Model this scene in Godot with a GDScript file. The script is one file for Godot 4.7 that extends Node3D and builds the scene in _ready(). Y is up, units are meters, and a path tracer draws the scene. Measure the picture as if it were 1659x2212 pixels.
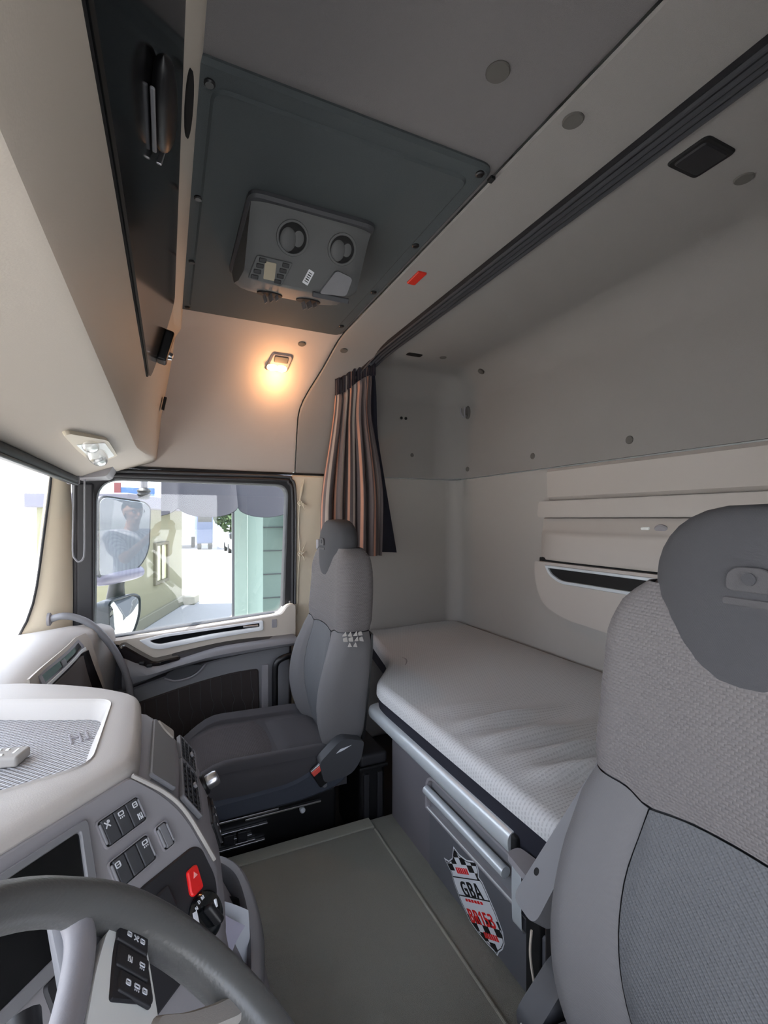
extends Node3D
# Interior of a long-haul truck cab seen from the driver's doorway. Metres, y up, cab floor at y = 0, x runs across the cab to the passenger side, z to the rear.

class Geo:
	var p := PackedVector3Array()      # three corners per triangle, counter-clockwise seen from outside
	var uv := PackedVector2Array()
	func tri(a: Vector3, b: Vector3, c: Vector3) -> void:
		p.append(a); p.append(b); p.append(c)
	func quad(a: Vector3, b: Vector3, c: Vector3, d: Vector3) -> void:
		if (a - c).length_squared() < 1e-14 or (b - d).length_squared() < 1e-14: return
		if (a - b).length_squared() > 1e-14 and (b - c).length_squared() > 1e-14: tri(a, b, c)
		if (c - d).length_squared() > 1e-14 and (d - a).length_squared() > 1e-14: tri(a, c, d)
	func uvquad(a: Vector3, b: Vector3, c: Vector3, d: Vector3) -> void:   # a = top left, then clockwise seen from the front
		tri(a, d, c); tri(a, c, b)
		for t in [Vector2(0, 0), Vector2(0, 1), Vector2(1, 1), Vector2(0, 0), Vector2(1, 1), Vector2(1, 0)]: uv.append(t)
	func rows(r: Array, around := false, caps := false) -> Geo:    # loft through rows of points
		for i in r.size() - 1:
			var a: PackedVector3Array = r[i]
			var b: PackedVector3Array = r[i + 1]
			var n := a.size()
			for j in (n if around else n - 1):
				var k := (j + 1) % n
				quad(a[j], a[k], b[k], b[j])
		if caps:
			fan(r[0], true)
			fan(r[r.size() - 1], false)
		return self
	func fan(a: PackedVector3Array, flip: bool) -> void:
		var m := Vector3.ZERO
		for v in a: m += v
		m /= a.size()
		for j in a.size():
			var k := (j + 1) % a.size()
			if (a[j] - a[k]).length_squared() < 1e-14: continue
			if flip: tri(m, a[k], a[j])
			else: tri(m, a[j], a[k])
	func sheet(r: Array, th: float) -> Geo:      # a skin of rows of points given a thickness along its normals
		var h := r.size()
		var w: int = r[0].size()
		var low := []
		for i in h:
			var row := PackedVector3Array()
			for j in w:
				var du: Vector3 = r[i][mini(j + 1, w - 1)] - r[i][maxi(j - 1, 0)]
				var dv: Vector3 = r[mini(i + 1, h - 1)][j] - r[maxi(i - 1, 0)][j]
				row.append(r[i][j] - du.cross(dv).normalized() * th)
			low.append(row)
		for i in h - 1:
			for j in w - 1:
				quad(r[i][j], r[i][j + 1], r[i + 1][j + 1], r[i + 1][j])
				quad(low[i][j + 1], low[i][j], low[i + 1][j], low[i + 1][j + 1])
		for j in w - 1:
			quad(r[0][j + 1], r[0][j], low[0][j], low[0][j + 1])
			quad(r[h - 1][j], r[h - 1][j + 1], low[h - 1][j + 1], low[h - 1][j])
		for i in h - 1:
			quad(r[i][0], r[i + 1][0], low[i + 1][0], low[i][0])
			quad(r[i + 1][w - 1], r[i][w - 1], low[i][w - 1], low[i + 1][w - 1])
		return self
	func cloth(r: Array, th: float) -> Geo:      # like sheet, with texture coordinates across and down
		var g := Geo.new().sheet(r, th)
		var h := r.size()
		var w: int = r[0].size()
		for v in g.p: p.append(v)
		for i in h - 1:
			for j in w - 1:
				var a := Vector2(float(j) / (w - 1), float(i) / (h - 1))
				var b := Vector2(float(j + 1) / (w - 1), float(i) / (h - 1))
				var c := Vector2(b.x, float(i + 1) / (h - 1))
				var d := Vector2(a.x, c.y)
				for t in [a, b, c, a, c, d, b, a, d, b, d, c]: uv.append(t)
		while uv.size() < p.size(): uv.append(Vector2.ZERO)
		return self
	func add(g: Geo, x := Transform3D()) -> Geo:
		for v in g.p: p.append(x * v)
		uv.append_array(g.uv)
		return self
	func box(c: Vector3, s: Vector3, r := 0.004, x := Transform3D(), seg := 2) -> Geo:   # a box with rounded edges
		var h := s * 0.5
		r = minf(r, minf(h.x, minf(h.y, h.z)) * 0.98)
		for f in 6:
			var ax := f % 3
			var sg := 1.0 if f < 3 else -1.0
			var ua := (ax + 1) % 3
			var va := (ax + 2) % 3
			var ku := cuts(h[ua], r, seg)
			var kv := cuts(h[va], r, seg)
			var rr := []
			for b in kv:
				var row := PackedVector3Array()
				for a in ku:
					var q := Vector3.ZERO
					q[ax] = sg * h[ax]; q[ua] = a; q[va] = b
					var inn := Vector3(clampf(q.x, r - h.x, h.x - r), clampf(q.y, r - h.y, h.y - r), clampf(q.z, r - h.z, h.z - r))
					row.append(x * (c + inn + (q - inn).normalized() * r))
				rr.append(row)
			if sg < 0: rr.reverse()
			rows(rr)
		return self
	func cuts(h: float, r: float, seg: int) -> PackedFloat32Array:
		var o := PackedFloat32Array()
		for i in seg + 1: o.append(-h + r * (1.0 - tan((1.0 - float(i) / seg) * PI / 4)))
		for i in seg + 1: o.append(h - r * (1.0 - tan(float(i) / seg * PI / 4)))
		return o
	func tube(path: PackedVector3Array, rad, n := 10, loop := false) -> Geo:
		var rr := []
		var m := path.size()
		var up := Vector3.ZERO
		for i in m:
			var t := (path[(i + 1) % m] - path[(i - 1 + m) % m]).normalized() if loop else (path[mini(i + 1, m - 1)] - path[maxi(i - 1, 0)]).normalized()
			if up == Vector3.ZERO: up = t.cross(Vector3.UP if absf(t.y) < 0.9 else Vector3.RIGHT).normalized()
			up = (up - t * up.dot(t)).normalized()
			var s := t.cross(up)
			var q: float = rad[i] if rad is PackedFloat32Array or rad is Array else rad
			var row := PackedVector3Array()
			for j in n: row.append(path[i] + (up * cos(TAU * j / n) + s * sin(TAU * j / n)) * q)
			rr.append(row)
		if loop: rr.append(rr[0])
		return rows(rr, true, not loop)
	func lathe(prof: PackedVector2Array, x: Transform3D, n := 24) -> Geo:   # profile of (radius, height) turned about the local y axis
		var rr := []
		for q in prof:
			var row := PackedVector3Array()
			for j in n: row.append(x * Vector3(q.x * cos(TAU * j / n), q.y, q.x * sin(TAU * j / n)))
			rr.append(row)
		return rows(rr, true, true)
	func prism(poly: PackedVector2Array, x: Transform3D, depth: float, bev := 0.0) -> Geo:   # outline in local xy, from z = 0 to z = depth, front edge chamfered
		var n := poly.size()
		if Geometry2D.is_polygon_clockwise(poly): poly.reverse()
		var inn := inset(poly, bev)
		var idx := Geometry2D.triangulate_polygon(inn)
		if idx.is_empty() and bev > 0:
			inn = poly.duplicate()
			idx = Geometry2D.triangulate_polygon(inn)
		for i in idx.size() / 3:
			var a := inn[idx[i * 3]]; var b := inn[idx[i * 3 + 1]]; var c := inn[idx[i * 3 + 2]]
			if (b - a).cross(c - a) < 0:
				var t := b; b = c; c = t
			tri(x * Vector3(a.x, a.y, depth), x * Vector3(b.x, b.y, depth), x * Vector3(c.x, c.y, depth))
		idx = Geometry2D.triangulate_polygon(poly)
		for i in idx.size() / 3:
			var a := poly[idx[i * 3]]; var b := poly[idx[i * 3 + 1]]; var c := poly[idx[i * 3 + 2]]
			if (b - a).cross(c - a) < 0:
				var t := b; b = c; c = t
			tri(x * Vector3(a.x, a.y, 0), x * Vector3(c.x, c.y, 0), x * Vector3(b.x, b.y, 0))
		for i in n:
			var k := (i + 1) % n
			var d1 := depth - bev
			quad(x * Vector3(poly[i].x, poly[i].y, 0), x * Vector3(poly[k].x, poly[k].y, 0), x * Vector3(poly[k].x, poly[k].y, d1), x * Vector3(poly[i].x, poly[i].y, d1))
			if bev > 0: quad(x * Vector3(poly[i].x, poly[i].y, d1), x * Vector3(poly[k].x, poly[k].y, d1), x * Vector3(inn[k].x, inn[k].y, depth), x * Vector3(inn[i].x, inn[i].y, depth))
		return self
	func ring(outer: PackedVector2Array, inner: PackedVector2Array, x: Transform3D, depth: float, back := 0.0) -> Geo:   # a frame between two outlines of equally many points
		var rr := []
		for q in [[outer, back], [outer, depth * 0.8], [lerped(outer, inner, 0.12), depth], [lerped(outer, inner, 0.88), depth], [inner, depth * 0.8], [inner, back], [outer, back]]:
			var row := PackedVector3Array()
			for v in q[0]: row.append(x * Vector3(v.x, v.y, q[1]))
			rr.append(row)
		return rows(rr, true)
	func lerped(a: PackedVector2Array, b: PackedVector2Array, t: float) -> PackedVector2Array:
		var o := PackedVector2Array()
		for i in a.size(): o.append(a[i].lerp(b[i], t))
		return o
	func inset(poly: PackedVector2Array, d: float) -> PackedVector2Array:
		var o := PackedVector2Array()
		var n := poly.size()
		for i in n:
			var e1 := (poly[i] - poly[(i - 1 + n) % n]).normalized()
			var e2 := (poly[(i + 1) % n] - poly[i]).normalized()
			var m := (Vector2(-e1.y, e1.x) + Vector2(-e2.y, e2.x))
			m = m / maxf(0.35, m.length_squared()) * 2.0 if m.length() > 0.01 else Vector2.ZERO
			o.append(poly[i] + m * d)
		return o
	func solid_fix() -> void:
		var vol := 0.0
		for i in p.size() / 3: vol += p[i * 3].dot(p[i * 3 + 1].cross(p[i * 3 + 2]))
		if vol < 0:
			for i in p.size() / 3:
				var t := p[i * 3 + 1]
				p[i * 3 + 1] = p[i * 3 + 2]
				p[i * 3 + 2] = t
				if uv.size() == p.size():
					var w := uv[i * 3 + 1]
					uv[i * 3 + 1] = uv[i * 3 + 2]
					uv[i * 3 + 2] = w
	func mesh(off := Vector3.ZERO, crease := 40.0, solid := true) -> ArrayMesh:
		if solid: solid_fix()
		var n := p.size()
		var fn := PackedVector3Array()
		var un := PackedVector3Array()
		var at := {}
		for i in n / 3:
			var c := (p[i * 3 + 1] - p[i * 3]).cross(p[i * 3 + 2] - p[i * 3])
			fn.append(c)
			un.append(c.normalized())
			for j in 3:
				var k := Vector3i((p[i * 3 + j] * 20000.0).round())
				if at.has(k): at[k].append(i)
				else: at[k] = PackedInt32Array([i])
		var V := PackedVector3Array(); V.resize(n)
		var N := PackedVector3Array(); N.resize(n)
		var U := PackedVector2Array(); U.resize(n)
		var has_uv := uv.size() == n
		var lim := cos(deg_to_rad(crease))
		for i in n / 3:
			for j in 3:
				var s := Vector3.ZERO
				for f in at[Vector3i((p[i * 3 + j] * 20000.0).round())]:
					if un[f].dot(un[i]) > lim: s += fn[f]
				var o := i * 3 + (0 if j == 0 else 3 - j)
				V[o] = p[i * 3 + j] - off
				N[o] = s.normalized() if s.length_squared() > 0 else Vector3.UP
				if has_uv: U[o] = uv[i * 3 + j]
		var arr := []
		arr.resize(Mesh.ARRAY_MAX)
		arr[Mesh.ARRAY_VERTEX] = V
		arr[Mesh.ARRAY_NORMAL] = N
		if has_uv: arr[Mesh.ARRAY_TEX_UV] = U
		var m := ArrayMesh.new()
		m.add_surface_from_arrays(Mesh.PRIMITIVE_TRIANGLES, arr)
		return m

var M := {}
var used := {}

func G() -> Geo: return Geo.new()
func v3(x: float, y: float, z: float) -> Vector3: return Vector3(x, y, z)
func numbered(called: String) -> String:
	used[called] = used.get(called, -1) + 1
	return called if used[called] == 0 else "%s_%03d" % [called, used[called]]
func tag(o: Node3D, label: String, category: String, group := "") -> void:
	o.set_meta("label", label); o.set_meta("category", category)
	if group: o.set_meta("group", group)
func thing(called: String, label: String, category: String, at := Vector3.ZERO, group := "") -> Node3D:
	var o := Node3D.new()
	o.name = numbered(called); add_child(o); o.position = at
	tag(o, label, category, group)
	return o
func base_of(n: Node) -> Vector3:      # everything is written in cab coordinates; parts are stored relative to their thing
	var b := Vector3.ZERO
	while n != self:
		b += (n as Node3D).position
		n = n.get_parent()
	return b
func part(parent: Node3D, called: String, g: Geo, m: Material, label := "", crease := 40.0) -> MeshInstance3D:
	var o := MeshInstance3D.new()
	o.name = called
	o.mesh = g.mesh(base_of(parent), crease)
	o.material_override = m
	parent.add_child(o, true)
	if label: o.set_meta("label", label)
	return o
func solo(called: String, g: Geo, m: Material, label: String, category: String, group := "", crease := 40.0) -> MeshInstance3D:
	var o := MeshInstance3D.new()
	o.name = numbered(called)
	var c := Vector3.ZERO
	for q in g.p: c += q
	c /= g.p.size()
	o.mesh = g.mesh(c, crease)
	o.position = c
	o.material_override = m
	add_child(o)
	tag(o, label, category, group)
	return o
func struct(called: String, g: Geo, m: Material, parent: Node3D = self, crease := 40.0) -> MeshInstance3D:
	if parent != self: return part(parent, called, g, m, "", crease)
	var o := MeshInstance3D.new()
	o.name = called
	o.mesh = g.mesh(Vector3.ZERO, crease)
	o.material_override = m
	add_child(o, true)
	o.set_meta("kind", "structure")
	return o
func copy(o: Node3D, to: Vector3, label := "", group := "") -> Node3D:
	var r: Node3D = o.duplicate()
	r.name = numbered(String(o.name).rstrip("0123456789").trim_suffix("_")); add_child(r); r.position = to
	if label: r.set_meta("label", label)
	if group: r.set_meta("group", group)
	return r
func frame(at: Vector3, x: Vector3, z: Vector3) -> Transform3D:        # local x along x, local z along z
	z = z.normalized()
	x = (x - z * x.dot(z)).normalized()
	return Transform3D(Basis(x, z.cross(x), z), at)
func smooth2(a: Array, n := 6, loop := true) -> PackedVector2Array:    # Catmull-Rom through points
	var o := PackedVector2Array()
	var c := a.size()
	for i in (c if loop else c - 1):
		var p0: Vector2 = a[(i - 1 + c) % c] if loop else a[maxi(i - 1, 0)]
		var p3: Vector2 = a[(i + 2) % c] if loop else a[mini(i + 2, c - 1)]
		for k in n: o.append((a[i] as Vector2).cubic_interpolate(a[(i + 1) % c], p0, p3, float(k) / n))
	if not loop: o.append(a[c - 1])
	return o
func smooth3(a: Array, n := 6, loop := false) -> PackedVector3Array:
	var o := PackedVector3Array()
	var c := a.size()
	for i in (c if loop else c - 1):
		var p0: Vector3 = a[(i - 1 + c) % c] if loop else a[maxi(i - 1, 0)]
		var p3: Vector3 = a[(i + 2) % c] if loop else a[mini(i + 2, c - 1)]
		for k in n: o.append((a[i] as Vector3).cubic_interpolate(a[(i + 1) % c], p0, p3, float(k) / n))
	if not loop: o.append(a[c - 1])
	return o
func rounded(poly: Array, r, n := 5) -> PackedVector2Array:             # polygon with rounded corners; r one radius or one per corner
	var o := PackedVector2Array()
	var c := poly.size()
	for i in c:
		var b: Vector2 = poly[i]
		var a: Vector2 = poly[(i - 1 + c) % c]
		var d: Vector2 = poly[(i + 1) % c]
		var q: float = r[i] if r is Array else r
		q = minf(q, 0.49 * minf((a - b).length(), (d - b).length()))
		var s := b + (a - b).normalized() * q
		var e := b + (d - b).normalized() * q
		for k in n + 1:
			var t := float(k) / n
			o.append(s.lerp(b, t).lerp(b.lerp(e, t), t))
	return o
func rrect(w: float, h: float, r: float, n := 4) -> PackedVector2Array:
	return rounded([Vector2(-w / 2, -h / 2), Vector2(w / 2, -h / 2), Vector2(w / 2, h / 2), Vector2(-w / 2, h / 2)], r, n)
func circle(r: float, n := 24, ry := -1.0) -> PackedVector2Array:
	var o := PackedVector2Array()
	for i in n: o.append(Vector2(cos(TAU * i / n) * r, sin(TAU * i / n) * (r if ry < 0 else ry)))
	return o
func curve(keys: Array, t: float) -> float:       # smooth value through [position, value] pairs
	var c := keys.size()
	if t <= keys[0][0]: return keys[0][1]
	for i in c - 1:
		if t <= keys[i + 1][0]:
			var u: float = (t - keys[i][0]) / (keys[i + 1][0] - keys[i][0])
			var p0: float = keys[maxi(i - 1, 0)][1]
			var p3: float = keys[mini(i + 2, c - 1)][1]
			return cubic_interpolate(keys[i][1], keys[i + 1][1], p0, p3, u)
	return keys[c - 1][1]
func noise_img(fn: Callable, w: int, h := 0) -> ImageTexture:
	var im := Image.create(w, h if h else w, false, Image.FORMAT_RGB8)
	for y in im.get_height():
		for x in w: im.set_pixel(x, y, fn.call(float(x) / w, float(y) / im.get_height()))
	return ImageTexture.create_from_image(im)
func bump(fn: Callable, w: int, strength: float) -> ImageTexture:
	var im := Image.create(w, w, false, Image.FORMAT_RGB8)
	for y in w:
		for x in w:
			var f: float = fn.call(float(x) / w, float(y) / w)
			im.set_pixel(x, y, Color(f, f, f))
	im.bump_map_to_normal_map(strength)
	return ImageTexture.create_from_image(im)
func mat(c: Color, rough := 0.6, metal := 0.0) -> StandardMaterial3D:
	var m := StandardMaterial3D.new()
	m.albedo_color = c; m.roughness = rough; m.metallic = metal
	return m
func grained(m: StandardMaterial3D, tex: Texture2D, per_metre: float, s := 1.0) -> StandardMaterial3D:
	m.normal_enabled = true; m.normal_texture = tex; m.normal_scale = s
	m.uv1_triplanar = true; m.uv1_scale = Vector3.ONE * per_metre
	return m

func materials() -> void:
	var fn := FastNoiseLite.new()
	fn.seed = 3; fn.frequency = 0.09; fn.fractal_octaves = 2
	var leather := NoiseTexture2D.new()
	leather.width = 256; leather.height = 256; leather.noise = fn; leather.seamless = true; leather.as_normal_map = true; leather.bump_strength = 3.0
	var fz := FastNoiseLite.new()
	fz.seed = 9; fz.frequency = 0.35; fz.fractal_octaves = 3
	var felt := NoiseTexture2D.new()
	felt.width = 256; felt.height = 256; felt.noise = fz; felt.seamless = true; felt.as_normal_map = true; felt.bump_strength = 6.0
	M.leather = leather; M.felt = felt
	# hard plastics
	M.beige = grained(mat(Color(0.72, 0.685, 0.64), 0.62), leather, 14.0, 0.12)
	M.dash_top = grained(mat(Color(0.70, 0.68, 0.66), 0.55), leather, 14.0, 0.12)
	M.cream = grained(mat(Color(0.84, 0.80, 0.72), 0.5), leather, 12.0, 0.1)
	M.grey = grained(mat(Color(0.55, 0.54, 0.555), 0.55), leather, 16.0, 0.14)
	M.midgrey = grained(mat(Color(0.46, 0.46, 0.475), 0.55), leather, 16.0, 0.14)
	M.darkgrey = grained(mat(Color(0.25, 0.255, 0.27), 0.55), leather, 16.0, 0.14)
	M.char = grained(mat(Color(0.14, 0.14, 0.155), 0.55), leather, 16.0, 0.12)
	M.black = mat(Color(0.06, 0.06, 0.07), 0.45)
	M.rubber = mat(Color(0.10, 0.10, 0.115), 0.6)
	M.hole = mat(Color(0.025, 0.025, 0.03), 0.8)
	M.gloss = mat(Color(0.045, 0.055, 0.065), 0.12)
	M.piano = mat(Color(0.10, 0.085, 0.085), 0.15)
	M.silver = mat(Color(0.80, 0.825, 0.84), 0.34, 0.35)
	M.silverpaint = mat(Color(0.96, 0.97, 0.96), 0.38, 0.1)
	M.satin = mat(Color(0.93, 0.94, 0.95), 0.3, 0.2)
	M.steel = mat(Color(0.75, 0.75, 0.76), 0.28, 0.95)
	M.white = mat(Color(0.90, 0.91, 0.90), 0.45)
	M.print = mat(Color(0.82, 0.83, 0.85), 0.6)
	M.red = mat(Color(0.86, 0.10, 0.10), 0.4)
	M.redsign = mat(Color(0.78, 0.16, 0.10), 0.45)
	# linings
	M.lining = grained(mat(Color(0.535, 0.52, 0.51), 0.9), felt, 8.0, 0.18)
	M.lit_lining = grained(mat(Color(0.69, 0.66, 0.635), 0.9), felt, 8.0, 0.18)  # roof cloth lightened: brighter light on the side slope put into the colour
	M.stripcloth = grained(mat(Color(0.55, 0.535, 0.525), 0.9), felt, 8.0, 0.18)  # same roof cloth, toned between the dim roof and the lit slope
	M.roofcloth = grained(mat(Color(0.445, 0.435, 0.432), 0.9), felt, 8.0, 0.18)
	M.storage = grained(mat(Color(0.68, 0.655, 0.63), 0.65), leather, 14.0, 0.1)
	M.rearlow = grained(mat(Color(0.635, 0.62, 0.60), 0.85), felt, 8.0, 0.12)
	M.hatch = grained(mat(Color(0.255, 0.28, 0.288), 0.8), felt, 8.0, 0.2)
	M.acgrey = grained(mat(Color(0.335, 0.34, 0.342), 0.6), leather, 16.0, 0.14)
	M.plug = mat(Color(0.35, 0.34, 0.325), 0.8)
	M.carpet = grained(mat(Color(0.52, 0.52, 0.49), 0.95), felt, 7.0, 0.9)
	M.hem = grained(mat(Color(0.60, 0.60, 0.56), 0.95), felt, 7.0, 0.9)
	# glass
	M.glass = mat(Color(0.80, 0.90, 0.87, 0.06), 0.02)
	M.tinted = mat(Color(0.16, 0.24, 0.22, 0.22), 0.02)
	M.tinted.transparency = BaseMaterial3D.TRANSPARENCY_ALPHA
	M.glass.transparency = BaseMaterial3D.TRANSPARENCY_ALPHA
	M.clear = mat(Color(0.9, 0.9, 0.88, 0.25), 0.08)
	M.clear.transparency = BaseMaterial3D.TRANSPARENCY_ALPHA
	M.mirror = mat(Color(0.85, 0.88, 0.88), 0.02, 1.0)
	# seat and bed cloth
	var weave := bump(func(x, y):
		var row := int(y * 16)
		var ph: float = fposmod(x * 10.0 + (row % 2) * 0.5, 1.0)
		var fy: float = fposmod(y * 16.0, 1.0)
		return clampf(0.15 + 0.85 * sin(PI * fy) * pow(sin(PI * ph), 0.6), 0, 1), 160, 5.0)
	var fine := bump(func(x, y):
		return 0.5 + 0.25 * sin(TAU * 24 * x) * sin(TAU * 24 * y) + 0.2 * sin(TAU * (12 * x + 12 * y)), 160, 4.0)
	M.cloth_weave = grained(mat(Color(0.40, 0.385, 0.385), 0.95), weave, 14.0, 0.7)
	M.cloth_plain = grained(mat(Color(0.385, 0.38, 0.385), 0.95), fine, 22.0, 0.35)
	M.cloth_mid = grained(mat(Color(0.345, 0.35, 0.36), 0.95), fine, 10.0, 0.7)
	M.cloth_head = grained(mat(Color(0.245, 0.245, 0.255), 0.95), fine, 26.0, 0.3)
	M.cloth_emblem = grained(mat(Color(0.285, 0.28, 0.285), 0.95), fine, 26.0, 0.3)
	M.cloth_seat = grained(mat(Color(0.25, 0.247, 0.26), 0.95), fine, 22.0, 0.4)
	M.cloth_seatpad = grained(mat(Color(0.265, 0.25, 0.255), 0.95), weave, 12.0, 0.5)
	M.cloth_blue = grained(mat(Color(0.24, 0.26, 0.30), 0.95), fine, 22.0, 0.35)
	M.bunkbox = grained(mat(Color(0.41, 0.40, 0.42), 0.7), leather, 16.0, 0.2)
	M.bunkfront = grained(mat(Color(0.35, 0.355, 0.375), 0.6), leather, 16.0, 0.14)
	M.navy = grained(mat(Color(0.085, 0.09, 0.14), 0.9), felt, 12.0, 0.3)

func camera_and_light() -> void:
	var cam := Camera3D.new()
	cam.name = "camera"
	cam.projection = Camera3D.PROJECTION_FRUSTUM
	cam.near = 0.05; cam.far = 400.0
	cam.size = 2.0 * 0.05 * 1106.0 / 1020.0
	cam.frustum_offset = Vector2(0.0, 0.05 * 14.0 / 1020.0)
	cam.position = Vector3(0, 1, 0)
	cam.basis = Basis.looking_at(Vector3(0.90837, 0, 0.41812), Vector3.UP)
	add_child(cam)
	cam.current = true
	var env := Environment.new()
	env.background_mode = Environment.BG_SKY
	var sky := ProceduralSkyMaterial.new()
	sky.sky_top_color = Color(0.86, 0.91, 1.0); sky.sky_horizon_color = Color(0.98, 0.985, 1.0)
	sky.ground_bottom_color = Color(0.6, 0.6, 0.58); sky.ground_horizon_color = Color(0.85, 0.87, 0.88)
	sky.sky_energy_multiplier = 1.0
	env.sky = Sky.new(); env.sky.sky_material = sky
	env.background_energy_multiplier = 5.5
	env.tonemap_mode = Environment.TONE_MAPPER_LINEAR
	env.tonemap_exposure = 1.14
	env.sdfgi_enabled = true; env.ssao_enabled = true; env.ssil_enabled = true
	var we := WorldEnvironment.new()
	we.name = "world_environment"; we.environment = env
	add_child(we)
	var sun := DirectionalLight3D.new()      # high ahead of the cab: lights the yard, the dash under the windscreen and the window sill
	sun.name = "sun"
	sun.look_at_from_position(Vector3(1.8, 10.0, -4.2), Vector3.ZERO)
	sun.light_energy = 11.0; sun.light_color = Color(1.0, 0.99, 0.97); sun.light_angular_distance = 0.6
	sun.shadow_enabled = true
	sun.sky_mode = DirectionalLight3D.SKY_MODE_LIGHT_ONLY
	add_child(sun)

func _ready() -> void:
	camera_and_light()
	materials()
	shell()
	yard()
	overhead()
	ceiling_things()
	bunk()
	rear_storage()
	curtain()
	passenger_door()
	passenger_seat()
	driver_seat()
	dashboard()
	steering()
	small_things()
	photographer()

# ---------------------------------------------------------------- the cab's shell
const MID := 1.0          # the cab's middle plane x = 1
const ROOF := 1.75
const SIDE := [Vector2(1.80, 1.75), Vector2(1.90, 1.738), Vector2(2.0, 1.697), Vector2(2.085, 1.605), Vector2(2.145, 1.46), Vector2(2.18, 1.32), Vector2(2.2, 1.215)]

func lining_profile() -> PackedVector2Array:      # across the cab, from the driver's door over the roof to the passenger's
	var o := PackedVector2Array()
	var r := smooth2(SIDE, 4, false)
	var l := r.duplicate()
	l.reverse()
	for q in l: o.append(Vector2(2 * MID - q.x, q.y))
	for i in 11: o.append(Vector2(lerpf(0.2, 1.8, (i + 1) / 12.0), ROOF))
	for q in r: o.append(q)
	return o

func seam_z(q: Vector2) -> float:                 # the seam runs across the roof and swings forward down the sides
	var down := clampf((ROOF - q.y) / 0.53, 0.0, 1.0)
	return 0.655 - 0.105 * smoothstep(0.0, 0.55, down)

func inner_shell(lo: Vector3, hi: Vector3, r: float, ys: PackedFloat32Array, zmin: float, top: bool, th: float) -> Geo:
	# the inside of a rounded box, only its right, left, rear and top faces, as skins of thickness th
	var g := G()
	var c := (lo + hi) * 0.5
	var h := (hi - lo) * 0.5
	var round_it := func(q: Vector3) -> Vector3:
		var inn := Vector3(clampf(q.x, lo.x + r, hi.x - r), clampf(q.y, lo.y + r, hi.y - r), clampf(q.z, lo.z + r, hi.z - r))
		return inn + (q - inn).normalized() * r if q.distance_to(inn) > 1e-6 else q
	var fz := PackedFloat32Array([zmin])
	var fx := PackedFloat32Array()
	for i in 6: fz.append(hi.z - r + r * tan(i / 5.0 * PI / 4))
	for i in 6: fx.append(lo.x + r - r * tan((5 - i) / 5.0 * PI / 4))
	for i in 6: fx.append(hi.x - r + r * tan(i / 5.0 * PI / 4))
	for s in [0, 1]:
		var rr := []
		for y in ys:
			var row := PackedVector3Array()
			for z in fz: row.append(round_it.call(Vector3(hi.x if s else lo.x, y, z)))
			if s == 0: row.reverse()
			rr.append(row)
		g.sheet(rr, th)
	var bb := []
	for y in ys:
		var row := PackedVector3Array()
		for x in fx: row.append(round_it.call(Vector3(x, y, hi.z)))
		row.reverse()
		bb.append(row)
	g.sheet(bb, th)
	if top:
		var tt := []
		for z in fz:
			var row := PackedVector3Array()
			for x in fx: row.append(round_it.call(Vector3(x, hi.y, z)))
			tt.append(row)
		g.sheet(tt, th)
	return g

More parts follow.
